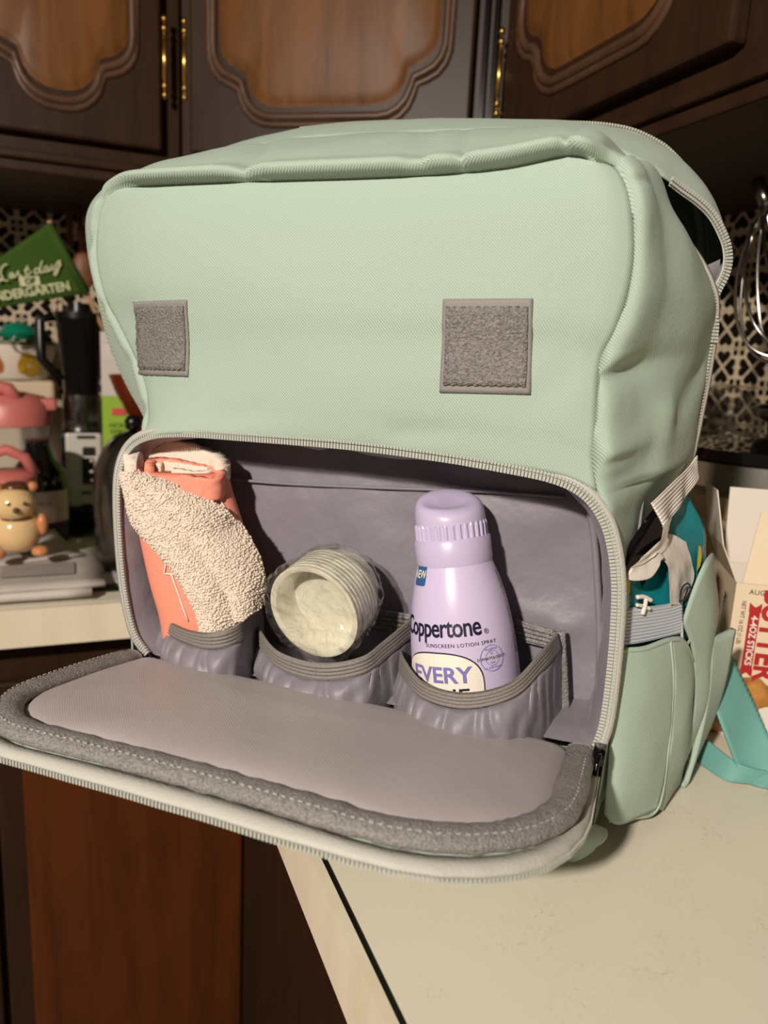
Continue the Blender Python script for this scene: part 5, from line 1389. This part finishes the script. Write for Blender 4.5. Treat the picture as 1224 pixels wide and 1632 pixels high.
# butter carton standing open ---------------------------------------------------------
cB = onz(1139, 1166, ZT)                         # foot of the near vertical edge
top = onx(1178, 930, cB.x); Hc = .120
vdir = Vector((CAM.x - cB.x, CAM.y - cB.y, 0)).normalized()
fdir = Matrix.Rotation(math.radians(-76), 3, 'Z') @ vdir          # front face runs to the viewer's right
fdir = -fdir if (RCW.transposed() @ fdir).x < 0 else fdir
sdir = Matrix.Rotation(math.radians(90), 3, 'Z') @ fdir
if (RCW.transposed() @ sdir).z < 0: sdir = -sdir                    # side face runs away from the viewer
e = empty('butter_carton', cB, 0, 'open cream butter carton with red lettering and a pastry picture', 'carton')
Wf, Ws = .128, .066
def bx_(f, s, z): return fdir * f + sdir * s + Vector((0, 0, z))
def slab(nm, P4, m, th, par=e):
    n = (P4[1] - P4[0]).cross(P4[3] - P4[0]).normalized() * th
    V = list(P4) + [p + n for p in P4]
    return mesh(nm, V, [(3, 2, 1, 0), (4, 5, 6, 7), (0, 1, 5, 4), (1, 2, 6, 5), (2, 3, 7, 6), (3, 0, 4, 7)], m, par, smooth=False)
t_ = .0008
slab('front_panel', [bx_(0, 0, 0), bx_(Wf, 0, 0), bx_(Wf, 0, Hc), bx_(0, 0, Hc)], M['card'], t_)
slab('side_panel', [bx_(0, 0, 0), bx_(0, Ws, 0), bx_(0, Ws, Hc), bx_(0, 0, Hc)], M['card'], t_)
slab('side_panel', [bx_(Wf, 0, 0), bx_(Wf, Ws, 0), bx_(Wf, Ws, Hc), bx_(Wf, 0, Hc)], M['card'], t_)
slab('back_panel', [bx_(0, Ws, 0), bx_(Wf, Ws, 0), bx_(Wf, Ws, Hc), bx_(0, Ws, Hc)], M['card_in'], t_)
slab('bottom_panel', [bx_(0, 0, .0006), bx_(Wf, 0, .0006), bx_(Wf, Ws, .0006), bx_(0, Ws, .0006)], M['card'], t_)
# flaps
slab('top_flap', [bx_(.004, 0, Hc), bx_(Wf - .004, 0, Hc), bx_(Wf - .006, .016, Hc + .052), bx_(.014, .016, Hc + .052)], M['card'], t_)
slab('top_flap', [bx_(0, .002, Hc), bx_(0, Ws - .002, Hc), bx_(-.012, Ws - .006, Hc + .026), bx_(-.012, .004, Hc + .026)], M['card'], t_)
slab('top_flap', [bx_(-.012, .004, Hc + .026), bx_(-.012, Ws - .006, Hc + .026), bx_(-.020, Ws - .012, Hc + .066), bx_(-.020, .010, Hc + .066)], M['card_in'], t_)
slab('top_flap', [bx_(.004, Ws, Hc), bx_(Wf - .004, Ws, Hc), bx_(Wf - .004, Ws + .012, Hc + .060), bx_(.004, Ws + .012, Hc + .060)], M['card_in'], t_)
nf = -sdir                                                     # outward of the front
def card_text(s, f, z, size, m, turn=-1, face='f', bold=0, xs=1.0, off=.0014, spacing=1.0, shear=0, nm='lettering'):
    V, F = textgeo(s, size, bold=bold, spacing=spacing, shear=shear); out = []
    for v in V:
        x, y = v.x * xs, v.y
        if turn: x, y = y, -x                                   # reads downwards
        if face == 'f': out.append(bx_(f + x, 0, z + y) + nf * off)
        elif face == 'flap': out.append(bx_(f - x, .004 + (z - Hc - y) * .3, z - y) + nf * (off + .004))
        else: out.append(bx_(0, f - x, z + y) - fdir * off)
    return mesh(nm, out, F, m, e, smooth=False)
card_text('BUTTER', .0270, Hc - .038, .0215, M['redink'], bold=.0008, xs=.92)
slab('banner', [bx_(.0115, -.001, Hc - .020), bx_(.0190, -.001, Hc - .020), bx_(.0190, -.001, Hc - .066), bx_(.0115, -.001, Hc - .066)], M['redink'], .0003)
for zz_ in (Hc - .018, Hc - .068):
    s1 = 1 if zz_ > Hc - .04 else -1
    mesh('banner_tail', [bx_(.0110, -.0012, zz_ - .003 * s1), bx_(.0195, -.0012, zz_ - .003 * s1), bx_(.0195, -.0012, zz_ + .004 * s1), bx_(.0152, -.0012, zz_ + .0005 * s1), bx_(.0110, -.0012, zz_ + .004 * s1)], [(0, 1, 2, 3, 4)], M['redink'], e, smooth=False)
card_text('4-4OZ STICKS', .0152, Hc - .043, .0066, M['card_in'], bold=.0002, off=.0022, xs=.95)
card_text('NET WT 16 OZ (1 LB)', .0068, Hc - .030, .0044, M['blackink'], xs=.8)
card_text('KEEP REFRIGERATED', .0068, Hc - .074, .0042, M['blackink'], xs=.75)
card_text('SALTED', .052, Hc - .030, .0130, M['redink'], face='s', bold=.0004, shear=.2)
card_text("Member's Mark", .022, Hc - .044, .0100, M['blackink'], face='s', bold=.0001, shear=.25)
card_text('AUG 25 1145645', .028, Hc - .006, .0052, M['blackink'], turn=0)
card_text('EE. JBN', .032, Hc - .0115, .0052, M['blackink'], turn=0)
card_text('M', .034, Hc + .012, .0200, M['blackink'], turn=0, face='flap', bold=.0004)
card_text('ark.', .056, Hc + .012, .0120, M['blackink'], turn=0, face='flap')
mesh('arrow_mark', [bx_(.054, -.004, Hc + .046) + nf * -.010, bx_(.060, -.004, Hc + .050) + nf * -.011, bx_(.060, -.004, Hc + .042) + nf * -.009], [(0, 1, 2)], M['blackink'], e, smooth=False)
# pastry picture, a printed shape on the front
def print_blob(cf, cz, rf, rz, m, nm, off, seed):
    n = 26; V = [bx_(cf, 0, cz) + nf * off]
    for k in range(n):
        a = 2 * math.pi * k / n; r = 1 + .16 * mnoise.noise(Vector((math.cos(a) * 2, math.sin(a) * 2, seed)))
        V.append(bx_(max(.0015, cf + rf * r * math.cos(a)), 0, max(.002, cz + rz * r * math.sin(a))) + nf * off)
    return mesh(nm, V, [(0, 1 + k, 1 + (k + 1) % n) for k in range(n)], m, e, smooth=False)
print_blob(.020, .030, .019, .018, M['crust'], 'pastry_picture', .0010, 3)
print_blob(.044, .014, .020, .014, M['card_in'], 'butter_picture', .0012, 9)
# a bread roll lying behind the strap
pr_ = onz(1140, 1172, ZT)
V = []; n1, n2 = 18, 30
for i in range(n1):
    for k in range(n2):
        th = math.pi * i / (n1 - 1); a = 2 * math.pi * k / n2; q = Vector((math.sin(th) * math.cos(a), math.sin(th) * math.sin(a), math.cos(th)))
        r = 1 + .12 * nz(q, 2.5); V.append((q.x * .024 * r, q.y * .016 * r, max(-.013, q.z * .016 * r)))
o = mesh('bread_roll', V, grid_faces(n1, n2) + [(i * n2 + n2 - 1, i * n2, (i + 1) * n2, (i + 1) * n2 + n2 - 1) for i in range(n1 - 1)], M['roll'], None)
o.location = pr_ + Vector((.012, .012, .0135)); tag(o, 'small brown bread roll on the worktop behind the teal strap', 'bread')
# whisk hanging above the cooker ---------------------------------------------------------
wx = .60
wc = onx(1262, 430, wx)
e = empty('whisk', wc, 0, 'steel wire balloon whisk hanging in front of the right tiled wall', 'whisk')
tp_ = onx(1222, 330, wx) - wc; bt = onx(1300, 560, wx) - wc
ax = (bt - tp_).normalized(); s1 = ax.cross(Vector((1, 0, 0))).normalized(); s2 = ax.cross(s1).normalized(); Lw = (bt - tp_).length
for k in range(6):
    a = math.pi * k / 6 + .2; dr = s1 * math.cos(a) + s2 * math.sin(a); pts = []
    for i in range(41):
        t = i / 40 * 2 - 1; u = 1 - abs(t); prf = (math.sin(math.pi * min(1, (1 - abs(t)) ** .0 * 1)) if False else 0)
        th = math.pi * (i / 40)
        z_ = (1 - math.cos(2 * th)) / 2 if False else math.sin(th) ** .8
        pts.append(tp_ + ax * (Lw * z_) + dr * (.052 * math.copysign(abs(math.cos(th)) ** .7 * math.sin(th) ** .55 * 1.55, math.cos(th))))
    tube('wire', pts, .0016, M['chrome'], e, seg=6)
tube('handle', [tp_, tp_ - ax * .015, tp_ - ax * .03], .006, M['chrome_dark'], e, seg=12)
